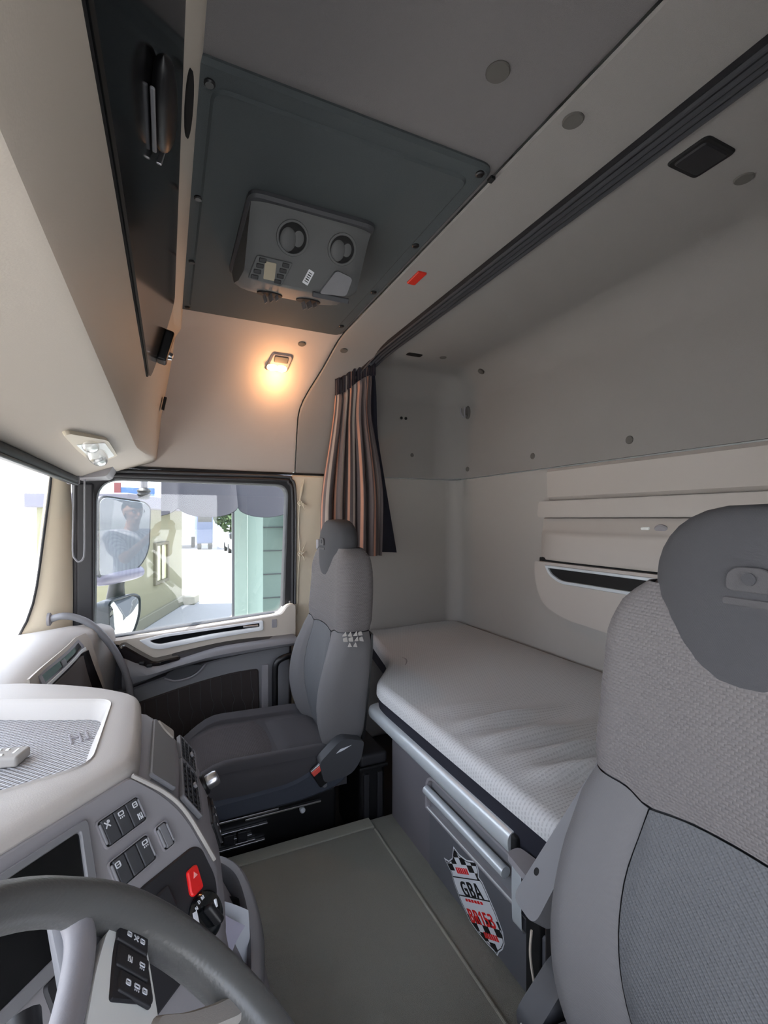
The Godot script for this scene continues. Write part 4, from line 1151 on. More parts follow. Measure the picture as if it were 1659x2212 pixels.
func passenger_door() -> void:
	var door := struct("door_1", G().prism(rounded(zy([[-0.33, -0.30], [0.525, -0.30], [0.525, 0.46], [-0.33, 0.44]]), 0.03, 4), inward(2.25), 0.09, 0.01), M.darkgrey)
	# window frame and pane
	var outer := rounded(zy([[-0.338, 0.44], [0.545, 0.50], [0.545, 1.204], [-0.338, 1.204]]), [0.03, 0.02, 0.075, 0.05], 7)
	var inner := rounded(zy([[-0.262, 0.515], [0.490, 0.566], [0.512, 1.152], [-0.255, 1.158]]), [0.02, 0.03, 0.055, 0.09], 7)
	part(door, "window_frame", G().ring(outer, inner, inward(2.23), 0.045, -0.02), M.rubber)
	var chr := PackedVector3Array()
	for q in smooth2(zy([[0.532, 0.585], [0.535, 0.9], [0.533, 1.12], [0.515, 1.165], [0.47, 1.178], [0.1, 1.176], [-0.24, 1.174]]), 6, false): chr.append(v3(2.180, q.y, q.x))
	part(door, "rubber_lip", G().tube(chr, 0.0075, 8), M.char)
	var l2 := PackedVector3Array()
	for q in chr: l2.append(q + v3(-0.002, 0.016, 0.012))
	part(door, "rubber_lip", G().tube(l2, 0.006, 8), M.darkgrey)
	part(door, "steel_clip", G().box(v3(2.178, 0.592, 0.520), v3(0.006, 0.05, 0.008), 0.002), M.steel)
	var pane := G().prism(G().inset(inner, -0.008), inward(2.218), 0.005)
	struct("window_2", pane, M.tinted)
	part(door, "front_upright", G().box(v3(2.19, 0.83, -0.292), v3(0.03, 0.62, 0.06), 0.01), M.char)
	# sill and upper panel in pale plastic
	var up := rounded(zy([[-0.21, 0.515], [0.45, 0.562], [0.475, 0.568], [0.502, 0.605], [0.535, 0.605], [0.535, 0.458], [0.36, 0.462], [0.21, 0.458], [0.07, 0.44], [-0.045, 0.418], [-0.09, 0.44], [-0.155, 0.495]]), [0.004, 0.02, 0.02, 0.02, 0.006, 0.004, 0.05, 0.05, 0.05, 0.03, 0.02, 0.01], 4)
	part(door, "upper_panel", G().prism(up, inward(2.215), 0.085, 0.008), M.beige, "pale grey upper panel")
	var bo := rounded(zy([[-0.10, 0.512], [-0.02, 0.527], [0.388, 0.549], [0.390, 0.512], [0.385, 0.505], [0.18, 0.490], [-0.024, 0.467], [-0.058, 0.476]]), [0.004, 0.02, 0.008, 0.004, 0.006, 0.05, 0.02, 0.02], 4)
	var bi := rounded(zy([[-0.062, 0.507], [-0.01, 0.516], [0.372, 0.538], [0.3725, 0.526], [0.372, 0.522], [0.18, 0.512], [-0.024, 0.489], [-0.048, 0.496]]), [0.003, 0.02, 0.004, 0.002, 0.004, 0.05, 0.02, 0.01], 4)
	var bz := part(door, "sill_trim", G().ring(bo, bi, inward(2.130), 0.008, -0.004), M.satin, "bright silver trim")
	part(bz, "trough", G().prism(bi, inward(2.130), 0.003), M.gloss)
	part(bz, "opener", G().box(v3(2.124, 0.528, 0.335), v3(0.010, 0.009, 0.065), 0.003), M.steel, "chrome door opener")
	part(door, "small_cap", G().prism(rounded(zy([[0.427, 0.511], [0.450, 0.511], [0.450, 0.548], [0.427, 0.548]]), 0.003, 2), inward(2.130), 0.0025, 0.001), M.grey)
	# glossy switch panel at the front, padded roll, armrest
	part(door, "switch_panel", G().prism(rounded(zy([[-0.175, 0.50], [-0.150, 0.512], [-0.085, 0.462], [-0.045, 0.434], [0.05, 0.446], [0.05, 0.42], [-0.05, 0.40], [-0.155, 0.445]]), 0.012, 3), inward(2.14), 0.075, 0.006), M.piano, "dark glossy switch panel")
	for q in [[-0.088, 0.437], [-0.062, 0.423]]: part(door, "window_switch", G().box(v3(2.064, q[1], q[0]), v3(0.008, 0.012, 0.020), 0.003), M.black)
	part(door, "speaker_oval", G().prism(circle(0.021, 20, 0.006), inward(2.062) * Transform3D(Basis(Vector3.BACK, 0.15), v3(-0.005, 0.432, 0)), 0.003, 0.001), M.gloss)
	var rr := []
	for i in 17:
		var t := i / 16.0
		var z := lerpf(-0.155, 0.525, t)
		var top := curve([[-0.155, 0.468], [-0.07, 0.420], [-0.01, 0.424], [0.206, 0.462], [0.525, 0.472]], z)
		var low := curve([[-0.155, 0.335], [-0.005, 0.386], [0.14, 0.412], [0.525, 0.436]], z)
		var row := PackedVector3Array()
		for q in [Vector2(2.13, 1.06), Vector2(2.07, 1.04), Vector2(2.052, 0.8), Vector2(2.045, 0.5), Vector2(2.052, 0.2), Vector2(2.075, 0.0), Vector2(2.13, -0.02)]: row.append(v3(q.x, lerpf(low, top, q.y), z))
		rr.append(row)
	part(door, "padded_roll", G().rows(rr, true, true), M.midgrey)
	rr = []
	for i in 13:
		var z := lerpf(0.02, 0.53, i / 12.0)
		var top := curve([[-0.05, 0.434], [0.068, 0.452], [0.213, 0.470], [0.357, 0.475], [0.53, 0.470]], z)
		rr.append(PackedVector3Array([v3(2.135, top, z), v3(2.09, top - 0.002, z), v3(2.075, top - 0.018, z), v3(2.135, top - 0.03, z)]))
	part(door, "armrest_band", G().rows(rr, true, true), M.char)
	# lower panel with quilted cloth insert
	var lo := rounded(zy([[-0.20, -0.05], [0.50, -0.05], [0.505, 0.432], [0.33, 0.424], [0.148, 0.396], [-0.006, 0.360], [-0.20, 0.31]]), [0.01, 0.01, 0.01, 0.06, 0.05, 0.03, 0.02], 4)
	part(door, "lower_panel", G().prism(lo, inward(2.165), 0.060, 0.006), M.midgrey)
	part(door, "pull_recess", G().prism(rounded(zy([[-0.008, 0.352], [0.03, 0.338], [0.10, 0.352], [0.146, 0.392], [0.06, 0.40], [0.0, 0.375]]), 0.025, 4), inward(2.104), 0.004, 0.002), M.darkgrey)
	var pr := PackedVector3Array()
	for q in smooth2(zy([[-0.008, 0.356], [0.03, 0.340], [0.085, 0.345], [0.122, 0.366], [0.147, 0.394]]), 5, false): pr.append(v3(2.099, q.y, q.x))
	part(door, "recess_lip", G().tube(pr, 0.004, 8), M.grey)
	var ins := rounded(zy([[-0.15, 0.262], [0.09, 0.318], [0.26, 0.343], [0.364, 0.345], [0.369, 0.06], [-0.15, 0.06]]), [0.02, 0.1, 0.06, 0.015, 0.01, 0.01], 4)
	part(door, "insert", G().prism(ins, inward(2.105), 0.009, 0.004), grained(mat(Color(0.20, 0.175, 0.17), 0.95), M.felt, 10.0, 0.3), "dark brown cloth insert")
	for i in 11:                             # stitched seams, straight above and crossing below
		var z := -0.08 + i * 0.041
		var ytop := curve([[-0.15, 0.262], [0.09, 0.318], [0.26, 0.343], [0.40, 0.345]], z) - 0.006
		var s := -1.0 if i % 2 else 1.0
		var pth := PackedVector3Array()
		for q in smooth2([Vector2(z, ytop), Vector2(z + 0.004, ytop - 0.07), Vector2(z + 0.008 + s * 0.006, ytop - 0.105), Vector2(z + 0.012 - s * 0.006, ytop - 0.145), Vector2(z + 0.014, ytop - 0.20)], 4, false): pth.append(v3(2.0955, q.y, q.x))
		part(door, "seam", G().tube(pth, 0.0011, 5), M.darkgrey)
	part(door, "light_strip", G().box(v3(2.100, 0.24, 0.392), v3(0.012, 0.24, 0.028), 0.003), M.grey)
	var pk := PackedVector3Array()
	for q in smooth2(zy([[-0.10, 0.03], [0.068, 0.105], [0.169, 0.152], [0.26, 0.163], [0.36, 0.163]]), 5, false): pk.append(v3(2.072, q.y, q.x))
	part(door, "pocket_edge", G().tube(pk, 0.005, 8), M.midgrey)
	rr = []
	for q in pk: rr.append(PackedVector3Array([q, v3(2.075, -0.05, q.z), v3(2.11, -0.05, q.z), v3(2.11, q.y - 0.01, q.z)]))
	part(door, "pocket", G().rows(rr, true, true), M.black)
	# black grab tube at the rear edge of the door opening
	var gt := thing("door_grab_rail", "bent black grab rail beside the rear edge of the passenger door", "rail", v3(2.04, 0.13, 0.42))
	part(gt, "tube", G().tube(smooth3([v3(2.10, 0.395, 0.60), v3(2.06, 0.400, 0.53), v3(2.045, 0.398, 0.47), v3(2.045, 0.378, 0.432), v3(2.045, 0.33, 0.424), v3(2.045, 0.2, 0.424), v3(2.05, 0.05, 0.424)], 6), 0.0135, 12), M.black)
	part(gt, "foot", G().box(v3(2.06, 0.03, 0.424), v3(0.05, 0.05, 0.05), 0.01), M.black)
	part(gt, "latch_block", G().box(v3(2.07, 0.135, 0.475), v3(0.04, 0.03, 0.05), 0.005), M.grey)
	# grab bar from the windscreen pillar to the dash
	var gb := thing("pillar_grab_bar", "curved grey grab bar arching from the windscreen pillar to the dash end", "handle", v3(2.05, 0.34, -0.25))
	part(gb, "bar", G().tube(smooth3([v3(2.075, 0.632, -0.385), v3(2.05, 0.645, -0.345), v3(2.05, 0.634, -0.30), v3(2.05, 0.60, -0.25), v3(2.05, 0.52, -0.19), v3(2.05, 0.42, -0.145), v3(2.05, 0.34, -0.128), v3(2.05, 0.28, -0.128)], 6), 0.0125, 14), M.midgrey)
	part(gb, "socket", G().lathe(PackedVector2Array([Vector2(0.024, 0.0), Vector2(0.024, 0.008), Vector2(0.014, 0.014)]), Transform3D(Basis(Vector3.RIGHT, PI / 2), v3(2.075, 0.632, -0.394)), 16), M.grey)
	# hanging wire loop by the pillar
	var lw := thing("wire_loop", "long grey hanging cord loop in front of the windscreen pillar", "cord", v3(2.09, 1.15, -0.30))
	part(lw, "cord", G().tube(smooth3([v3(2.09, 1.16, -0.315), v3(2.088, 1.0, -0.317), v3(2.085, 0.875, -0.318), v3(2.085, 0.845, -0.308), v3(2.085, 0.838, -0.298), v3(2.085, 0.848, -0.286), v3(2.085, 0.88, -0.281), v3(2.088, 1.0, -0.281), v3(2.09, 1.155, -0.281)], 6), 0.0032, 8), M.midgrey)
	part(lw, "anchor", G().box(v3(2.095, 1.16, -0.298), v3(0.014, 0.012, 0.05), 0.004), M.cream)
	# knotted plastic strip on the door pillar
	var ps := thing("plastic_strip", "twisted clear plastic strip with two knots hanging on the door pillar", "strip", v3(2.18, 0.87, 0.57))
	var film := mat(Color(0.78, 0.74, 0.66), 0.18)
	var pts := smooth3([v3(2.178, 1.185, 0.588), v3(2.176, 1.12, 0.574), v3(2.174, 1.07, 0.566), v3(2.178, 0.95, 0.562), v3(2.174, 0.835, 0.566), v3(2.178, 0.74, 0.560), v3(2.180, 0.55, 0.555)], 7)
	var wd := PackedFloat32Array()
	for i in pts.size():
		var y := pts[i].y
		wd.append(0.0025 + 0.006 * exp(-pow((y - 1.13) / 0.03, 2.0)) + 0.0045 * exp(-pow((y - 1.07) / 0.008, 2.0)) + 0.005 * exp(-pow((y - 0.835) / 0.008, 2.0)))
	part(ps, "strip", G().tube(pts, wd, 8), film)
	for y in [1.072, 0.836]:
		var kn := smooth3([v3(2.172, y, 0.558), v3(2.166, y + 0.010, 0.564), v3(2.166, y + 0.006, 0.574), v3(2.170, y - 0.010, 0.574), v3(2.166, y - 0.008, 0.562)], 5, true)
		part(ps, "knot", G().tube(kn, 0.0035, 7, true), film)
		for k in 3:
			var e := v3(2.165, y - 0.035 + 0.045 * k * (1.0 if y < 0.9 else 0.3), 0.588 + 0.004 * k)
			part(ps, "loose_end", G().tube(PackedVector3Array([v3(2.168, y, 0.572), v3(2.163, lerpf(y, e.y, 0.5), 0.583), e]), [0.002, 0.0035, 0.0008], 6), film)

# ---------------------------------------------------------------- seats; both share one builder. dx, dy, dz shift it from the passenger's place, side is +1 where the middle of the cab lies towards -x
const BZ := [[0.18, 0.505], [0.28, 0.470], [0.35, 0.457], [0.42, 0.460], [0.50, 0.480], [0.56, 0.507], [0.62, 0.528], [0.75, 0.540], [0.82, 0.543], [0.89, 0.556]]
const CZ := [[0.18, 0.535], [0.28, 0.508], [0.35, 0.498], [0.42, 0.500], [0.50, 0.512], [0.56, 0.524], [0.62, 0.532], [0.75, 0.541], [0.82, 0.545], [0.89, 0.556]]
const RZ := [[0.18, 0.572], [0.28, 0.578], [0.42, 0.588], [0.56, 0.604], [0.75, 0.618], [0.86, 0.618], [0.90, 0.608]]
const HW := [[0.18, 0.185], [0.28, 0.206], [0.35, 0.215], [0.42, 0.218], [0.50, 0.216], [0.58, 0.208], [0.64, 0.196], [0.75, 0.190], [0.82, 0.182], [0.86, 0.165], [0.885, 0.145], [0.90, 0.125]]

var seat_extra := 0.0
func back_section(y: float) -> PackedVector2Array:       # half outline (x, z) from front middle to rear middle, 33 points
	var hw := curve(HW, y)
	var zb := curve(BZ, y)
	var zf := curve(CZ, y)
	var zr := curve(RZ, y) + seat_extra
	return smooth2([Vector2(0, zf), Vector2(0.45 * hw, zf - 0.001), Vector2(0.70 * hw, lerpf(zf, zb, 0.6)), Vector2(0.88 * hw, zb + 0.002), Vector2(0.985 * hw, lerpf(zb, zr, 0.22)), Vector2(hw, lerpf(zb, zr, 0.55)), Vector2(0.965 * hw, zr - 0.012), Vector2(0.80 * hw, zr), Vector2(0, zr + 0.008)], 4, false)
func back_point(s: float, y: float, push: float) -> Vector3:
	var a := back_section(y)
	var f := absf(s) * 32.0
	var i := mini(int(f), 31)
	var q := a[i].lerp(a[i + 1], f - i)
	var tt := (a[i + 1] - a[i])
	var n := Vector2(tt.y, -tt.x).normalized() * push
	return v3((q.x + n.x) * signf(s if s != 0 else 1.0), y, q.y + n.y)
func pad(s0: Callable, s1: Callable, y0: Callable, y1: Callable, nu: int, nv: int, th := 0.010) -> Geo:   # a padded cover piece between seam lines
	var rr := []
	for i in nv + 1:
		var v := i / float(nv)
		var row := PackedVector3Array()
		for j in nu + 1:
			var u := j / float(nu)
			var y: float = lerpf(y0.call(0.0), y1.call(0.0), v)
			var s := lerpf(s0.call(y), s1.call(y), u)
			y = lerpf(y0.call(s), y1.call(s), v)
			var e := minf(minf(u, 1 - u) * nu, minf(v, 1 - v) * nv)
			row.append(back_point(s, y, th * (0.25 + 0.75 * smoothstep(0.0, 2.0, e))))
		rr.append(row)
	return G().sheet(rr, th * 0.2)

func make_seat(label: String, dx: float, dy: float, dz: float, side: float) -> Node3D:
	var at := v3(1.69 + dx, -0.12, 0.30 + dz)
	var t := thing("truck_seat", label, "seat", at)
	var x := Transform3D(Basis.from_scale(v3(side, 1, 1)), v3(1.69 + dx, dy, dz))
	var put := func(called: String, g: Geo, m: Material, lab := "", cr := 50.0) -> MeshInstance3D:
		var h := G().add(g, x)
		return part(t, called, h, m, lab, cr)
	var c := func(v): return func(_q): return v
	# core behind the covers
	var rr := []
	for i in 15:
		var y := lerpf(0.19, 0.895, i / 14.0)
		var row := PackedVector3Array()
		for k in 64:
			var s := -1.0 + 2.0 * k / 64.0
			row.append(back_point(s, y, -0.004))
		rr.append(row)
	put.call("back_core", G().rows(rr, true, true), M.char)
	var seam := func(s): return 0.618 - 0.012 * exp(-pow((absf(s) - 0.15) / 0.06, 2.0))
	var sb := func(y): return curve([[0.18, 0.11], [0.30, 0.125], [0.42, 0.165], [0.52, 0.172], [0.62, 0.145]], y)
	put.call("back_upper", pad(c.call(-0.96), c.call(0.96), seam, c.call(0.893), 56, 18), M.cloth_weave, "grey woven upper backrest cover")
	put.call("back_middle", pad(func(y): return -sb.call(y), sb, c.call(0.19), func(s): return seam.call(s) - 0.004, 18, 20), M.cloth_mid, "charcoal middle backrest cover")
	for q in [-1, 1]:
		put.call("back_bolster", pad(func(y): return q * (sb.call(y) + 0.006), c.call(q * 0.96), func(s): return 0.19 if absf(s) < 0.3 else 0.19 + 0.05 * smoothstep(0.45, 0.8, absf(s)), func(s): return seam.call(s) - 0.004, 36, 20), M.cloth_plain, "plain grey side bolster")
	# rear shell
	rr = []
	for i in 9:
		var y := lerpf(0.24, 0.60, i / 8.0)
		var row := PackedVector3Array()
		for k in 17:
			var s := lerpf(-1, 1, k / 16.0)
			row.append(v3(s * curve(HW, y) * 0.93, y, curve(RZ, y) + seat_extra + 0.006 + 0.012 * (1 - pow(absf(s), 4.0))))
		rr.append(row)
	put.call("rear_shell", G().sheet(rr, -0.008), M.black)
	# headrest
	rr = []
	for i in 17:
		var a := PI * i / 16.0
		var yy := 0.905 - 0.097 * cos(a) * (1.36 if cos(a) > 0 else 0.95)
		var w := pow(maxf(sin(a), 0.0), 0.72)
		var fd := 0.058 + 0.008 * maxf(cos(a), 0.0)
		var row := PackedVector3Array()
		for k in 36:
			var b := TAU * k / 36
			var cx := signf(cos(b)) * pow(absf(cos(b)), 0.75)
			var cz := signf(sin(b)) * pow(absf(sin(b)), 0.8)
			row.append(v3(cx * 0.125 * w, yy, 0.588 + cz * (fd * pow(w, 0.4) if cz < 0 else 0.052 * pow(w, 0.7)) - 0.004 * cos(a)))
		rr.append(row)
	var hd: MeshInstance3D = put.call("headrest", G().rows(rr, true, true), M.cloth_head, "dark grey headrest", 60.0)
	var ef := x * frame(v3(0.012, 0.90, 0.5285), v3(-1, 0, 0), v3(0, 0.03, -1))
	part(hd, "emblem", G().prism(rounded([Vector2(-0.024, 0.0), Vector2(0.024, 0.0), Vector2(0.024, 0.018), Vector2(0.014, 0.027), Vector2(-0.014, 0.027), Vector2(-0.024, 0.018)], 0.006, 3), ef, 0.003, 0.001), M.cloth_emblem, "faint raised emblem")
	part(hd, "emblem", G().prism(circle(0.007, 16), ef.translated_local(v3(0, 0.014, 0.002)), 0.003), M.cloth_head)
	part(hd, "emblem", G().prism(rrect(0.056, 0.009, 0.003), ef.translated_local(v3(0, -0.012, -0.002)), 0.003, 0.001), M.cloth_emblem)
	# cushion
	var cush := func(u: float, v: float, push: float) -> Vector3:   # u across -1..1, v from the front 0 to the rear 1
		var hw := 0.222 - 0.03 * pow(maxf(0.0, 0.35 - v) / 0.35, 2.5)
		var z := lerpf(0.055, 0.54, v)
		var y := 0.232 + 0.022 * smoothstep(0.55, 0.9, absf(u)) - 0.045 * pow(maxf(0.0, 0.28 - v) / 0.28, 2.0) - 0.012 * v
		y -= 0.055 * pow(smoothstep(0.86, 1.0, absf(u)), 2.0)
		return v3(u * hw, y + push, z)
	rr = []
	for i in 21:
		var v := i / 20.0
		var row := PackedVector3Array()
		for k in 33: row.append(cush.call(lerpf(-1, 1, k / 32.0), v, 0.0))
		row.append(v3(row[32].x * 1.0, 0.125, row[32].z)); row.append(v3(row[0].x, 0.125, row[32].z))
		rr.append(row)
	put.call("seat_cushion", G().rows(rr, true, true), M.cloth_seat)
	var panel := func(u0: float, u1: float, v0: float, v1: float, rnd: float) -> Geo:
		var r2 := []
		for i in 17:
			var a := i / 16.0
			var row := PackedVector3Array()
			for k in 25:
				var b := k / 24.0
				var v := lerpf(v0, v1, a) - rnd * pow(absf(2 * b - 1), 3.0) * a
				var e := minf(minf(a, 1 - a) * 16, minf(b, 1 - b) * 24)
				row.append(cush.call(lerpf(u0, u1, b), v, 0.010 * smoothstep(-0.2, 3.0, e)))
			r2.append(row)
		return G().sheet(r2, -0.004)
	put.call("cushion_insert", panel.call(-0.66, 0.66, 0.02, 0.56, 0.05), M.cloth_seatpad, "brownish woven cushion insert")
	put.call("cushion_rear", panel.call(-0.66, 0.66, 0.585, 0.98, 0.0), M.cloth_seat)
	for q in [-1, 1]: put.call("cushion_bolster", panel.call(0.69 * q, 0.93 * q, 0.04, 0.98, 0.0), M.cloth_seat)
	# plastic side valance, recliner cover, buckle on the side towards the middle of the cab
	var sf := x * frame(v3(-0.222, 0, 0), v3(0, 0, 1), v3(-1, 0, 0))
	part(t, "side_valance", G().prism(rounded(zy([[0.04, 0.105], [0.40, 0.105], [0.52, 0.125], [0.575, 0.185], [0.58, 0.225], [0.44, 0.205], [0.36, 0.172], [0.04, 0.163]]), [0.02, 0.06, 0.06, 0.03, 0.02, 0.04, 0.04, 0.02], 4), sf.translated_local(v3(0, 0, -0.03)), 0.038, 0.010), M.cloth_blue, "blue-grey plastic valance")
	var rc := part(t, "recliner_cover", G().prism(rounded(zy([[0.452, 0.165], [0.545, 0.172], [0.578, 0.215], [0.588, 0.272], [0.520, 0.292], [0.500, 0.285], [0.436, 0.232]]), [0.012, 0.03, 0.02, 0.012, 0.02, 0.02, 0.015], 4), sf.translated_local(v3(0, 0, -0.005)), 0.042, 0.014), M.darkgrey, "dark grey recliner cover")
	part(rc, "scuff", G().prism(rounded(zy([[0.49, 0.250], [0.515, 0.256], [0.545, 0.268], [0.52, 0.264], [0.505, 0.262]]), 0.003, 2), sf.translated_local(v3(0, 0, 0.0365)), 0.0008), M.print, "pale scuff mark")
	var bk := sf.translated_local(v3(0.435, 0.198, 0.012)) * Transform3D(Basis(Vector3.BACK, 0.55), Vector3.ZERO)
	part(t, "buckle", G().box(v3(0.0, -0.02, 0.0), v3(0.042, 0.065, 0.026), 0.006, bk), M.black, "black belt buckle")
	part(t, "buckle_button", G().box(v3(0.0, 0.006, 0.011), v3(0.036, 0.018, 0.010), 0.003, bk), mat(Color(0.85, 0.32, 0.28), 0.45), "red release button")
	part(t, "buckle_slot", G().box(v3(0.0, 0.017, 0.010), v3(0.034, 0.004, 0.010), 0.001, bk), M.steel)
	part(t, "rivet", G().prism(circle(0.008, 14), sf.translated_local(v3(0.462, 0.142, 0.006)), 0.005, 0.002), M.midgrey)
	# suspension base
	put.call("suspension_box", G().box(v3(0.0, 0.005, 0.31), v3(0.36, 0.20, 0.42), 0.015), M.black)
	for q in [[0.088, 0.10, 0.20, 0.004], [0.078, 0.24, 0.24, 0.004], [0.045, 0.14, 0.14, 0.003], [0.022, 0.10, 0.12, 0.003], [-0.005, 0.10, 0.16, 0.004], [0.004, 0.20, 0.06, 0.003]]:
		put.call("steel_rail", G().box(v3(-0.187 - 0.012 * (1 if q[0] > 0.06 else 0), q[0], 0.05 + q[1] * 0.7 + q[2] * 0.5), v3(0.012, q[3] * 1.6, q[2]), 0.0015), M.steel)
	for q in [0.17, 0.21]: put.call("adjuster", G().box(v3(-0.192, 0.03, q), v3(0.024, 0.032, 0.030), 0.004), M.char)
	put.call("bolt", G().prism(circle(0.009, 14), frame(v3(-0.18, 0.055, 0.40), v3(0, 0, 1), v3(-1, 0, 0)), 0.016, 0.003), M.print, "pale bolt head")
	put.call("base_plate", G().box(v3(0.0, -0.105, 0.31), v3(0.42, 0.03, 0.48), 0.006), M.black)
	return t

func passenger_seat() -> void:
	seat_extra = 0.028
	var t := make_seat("passenger seat with a dark headrest in front of the curtain and bunk", 0.0, 0.0, 0.0, 1.0)
	# worn printed patch on the backrest's flank
	var rng := RandomNumberGenerator.new()
	rng.seed = 5
	for i in 4:
		for k in 3:
			var z := 0.530 + i * 0.019 + 0.004 * (k % 2)
			var y := 0.583 + k * 0.018 - i * 0.001
			if y < 0.575 + 0.02 * absf(i - 1.5) - 0.01: continue
			var pts := [Vector2(z - 0.007, y - 0.006), Vector2(z + 0.008, y - 0.008 + rng.randf_range(-0.002, 0.002)), Vector2(z + 0.003 + rng.randf_range(-0.003, 0.003), y + 0.008)]
			if rng.randf() < 0.4: pts.append(Vector2(z - 0.008, y + 0.005))
			part(t, "patch_flake", G().prism(rounded(pts, 0.002, 2), frame(v3(1.69 - 0.2245, 0, 0), v3(0, 0, 1), v3(-1, 0, 0)), 0.0035), M.rearlow)
	# belt hanging behind the far shoulder
	var b := thing("seat_belt", "black seat belt hanging on the door pillar behind the passenger seat", "belt", v3(2.12, 0.3, 0.62))
	part(b, "webbing", G().tube(smooth3([v3(2.03, 0.92, 0.632), v3(2.02, 0.84, 0.612), v3(2.02, 0.78, 0.606), v3(2.025, 0.70, 0.612), v3(2.03, 0.62, 0.625), v3(2.05, 0.4, 0.62)], 5), [0.004, 0.006, 0.008, 0.010, 0.013, 0.015, 0.016, 0.016, 0.015, 0.014, 0.013, 0.012, 0.011, 0.010, 0.009, 0.008, 0.008, 0.007, 0.007, 0.006, 0.006, 0.006, 0.006, 0.006, 0.006, 0.006], 8), M.rubber)
	part(b, "guide", G().box(v3(2.035, 0.885, 0.618), v3(0.03, 0.045, 0.022), 0.006), M.grey)

func driver_seat() -> void:
	seat_extra = 0.0
	var t := make_seat("driver's seat with a broad grey woven backrest in the right foreground", -1.38, 0.02, 0.045, -1.0)
	# folded armrest: a flat grey lever hinged on the backrest's flank
	var a := v3(0.606, 0.352, 0.542)
	var e := v3(0.612, 0.585, 0.700)
	var f := frame(a, v3(1, 0, 0.25), (e - a).cross(v3(1, 0, 0.25)))
	var yl := (e - a).length()
	if f.basis.y.dot(e - a) < 0: f = frame(a, v3(-1, 0, -0.25), f.basis.z)
	var arm := part(t, "armrest", G().prism(rounded([Vector2(-0.034, -0.006), Vector2(0.034, 0.0), Vector2(0.030, yl * 0.6), Vector2(0.014, yl), Vector2(-0.012, yl)], [0.02, 0.02, 0.03, 0.006, 0.006], 5), f.translated_local(v3(0, 0, -0.018)), 0.030, 0.008), M.midgrey, "flat grey folded armrest")
	part(arm, "hinge", G().box(v3(0.0, yl + 0.008, -0.006), v3(0.022, 0.07, 0.022), 0.006, f), M.black)
	part(arm, "screw", G().prism(circle(0.0055, 14), f.translated_local(v3(0.002, yl * 0.93, 0.010)), 0.006, 0.002), M.steel)
	part(arm, "screw_hole", G().prism(circle(0.006, 14), f.translated_local(v3(-0.014, yl * 0.20, 0.010)), 0.0025), M.hole)
	# belt buckle stalk and cable beneath
	part(t, "stalk", G().box(v3(0.595, 0.24, 0.60), v3(0.03, 0.20, 0.05), 0.01), M.black)
	part(t, "cable", G().tube(smooth3([v3(0.615, 0.31, 0.555), v3(0.618, 0.265, 0.555), v3(0.60, 0.225, 0.55), v3(0.57, 0.20, 0.54), v3(0.54, 0.19, 0.52)], 5), 0.0022, 6), M.beige)

# ---------------------------------------------------------------- dashboard
const FO := Vector3(0.872, 0.582, -0.057)      # top right corner of the driver-facing switch fascia
func fascia() -> Transform3D: return frame(FO, v3(0.719, 0, 0.695), v3(-0.583, 0.545, 0.603))
const REAR := [[0.0, 0.045], [0.2, 0.068], [0.28, 0.088], [0.35, 0.094], [0.40, 0.084], [0.45, 0.064], [0.50, 0.032], [0.55, -0.008], [0.582, -0.052]]
const FASCIA_R := [[-0.40, -0.02], [-0.2754, 0.0006], [-0.2495, 0.050], [-0.1964, 0.0743], [-0.1068, 0.0633], [-0.0565, 0.042], [0.0, 0.0]]

func console_row(y: float) -> PackedVector3Array:
	var s := (y - 0.582) / 0.839
	var xr := curve(FASCIA_R, s)
	var z := curve(REAR, y)
	var fx := func(a): return Vector2(0.872 + 0.379 * s + 0.719 * a, -0.057 - 0.392 * s + 0.695 * a)
	var c: Vector2 = fx.call(xr)
	z = maxf(z, c.y)
	var pts := [Vector2(0.25, -0.62), fx.call(xr - 0.62), fx.call(xr - 0.30), fx.call(xr - 0.10), fx.call(xr - 0.012), c + Vector2(0.004, 0.001), Vector2(c.x + 0.02, lerpf(c.y, z, 0.4)), Vector2(c.x + 0.08, lerpf(c.y, z, 0.9)), Vector2(1.06, z), Vector2(1.14, z - 0.006), Vector2(1.195, z - 0.025), Vector2(1.245, z - 0.075), Vector2(1.33, -0.20 + z * 0.3), Vector2(1.40, -0.40), Vector2(1.42, -0.62)]
	var o := PackedVector3Array()
	for q in pts: o.append(v3(q.x, y, q.y))
	return o

func rear_frame(x: float, y: float) -> Transform3D:
	var dz := (curve(REAR, y + 0.01) - curve(REAR, y - 0.01)) / 0.02
	return frame(v3(x, y, curve(REAR, y)), v3(1, 0, 0), v3(0, -dz, 1))

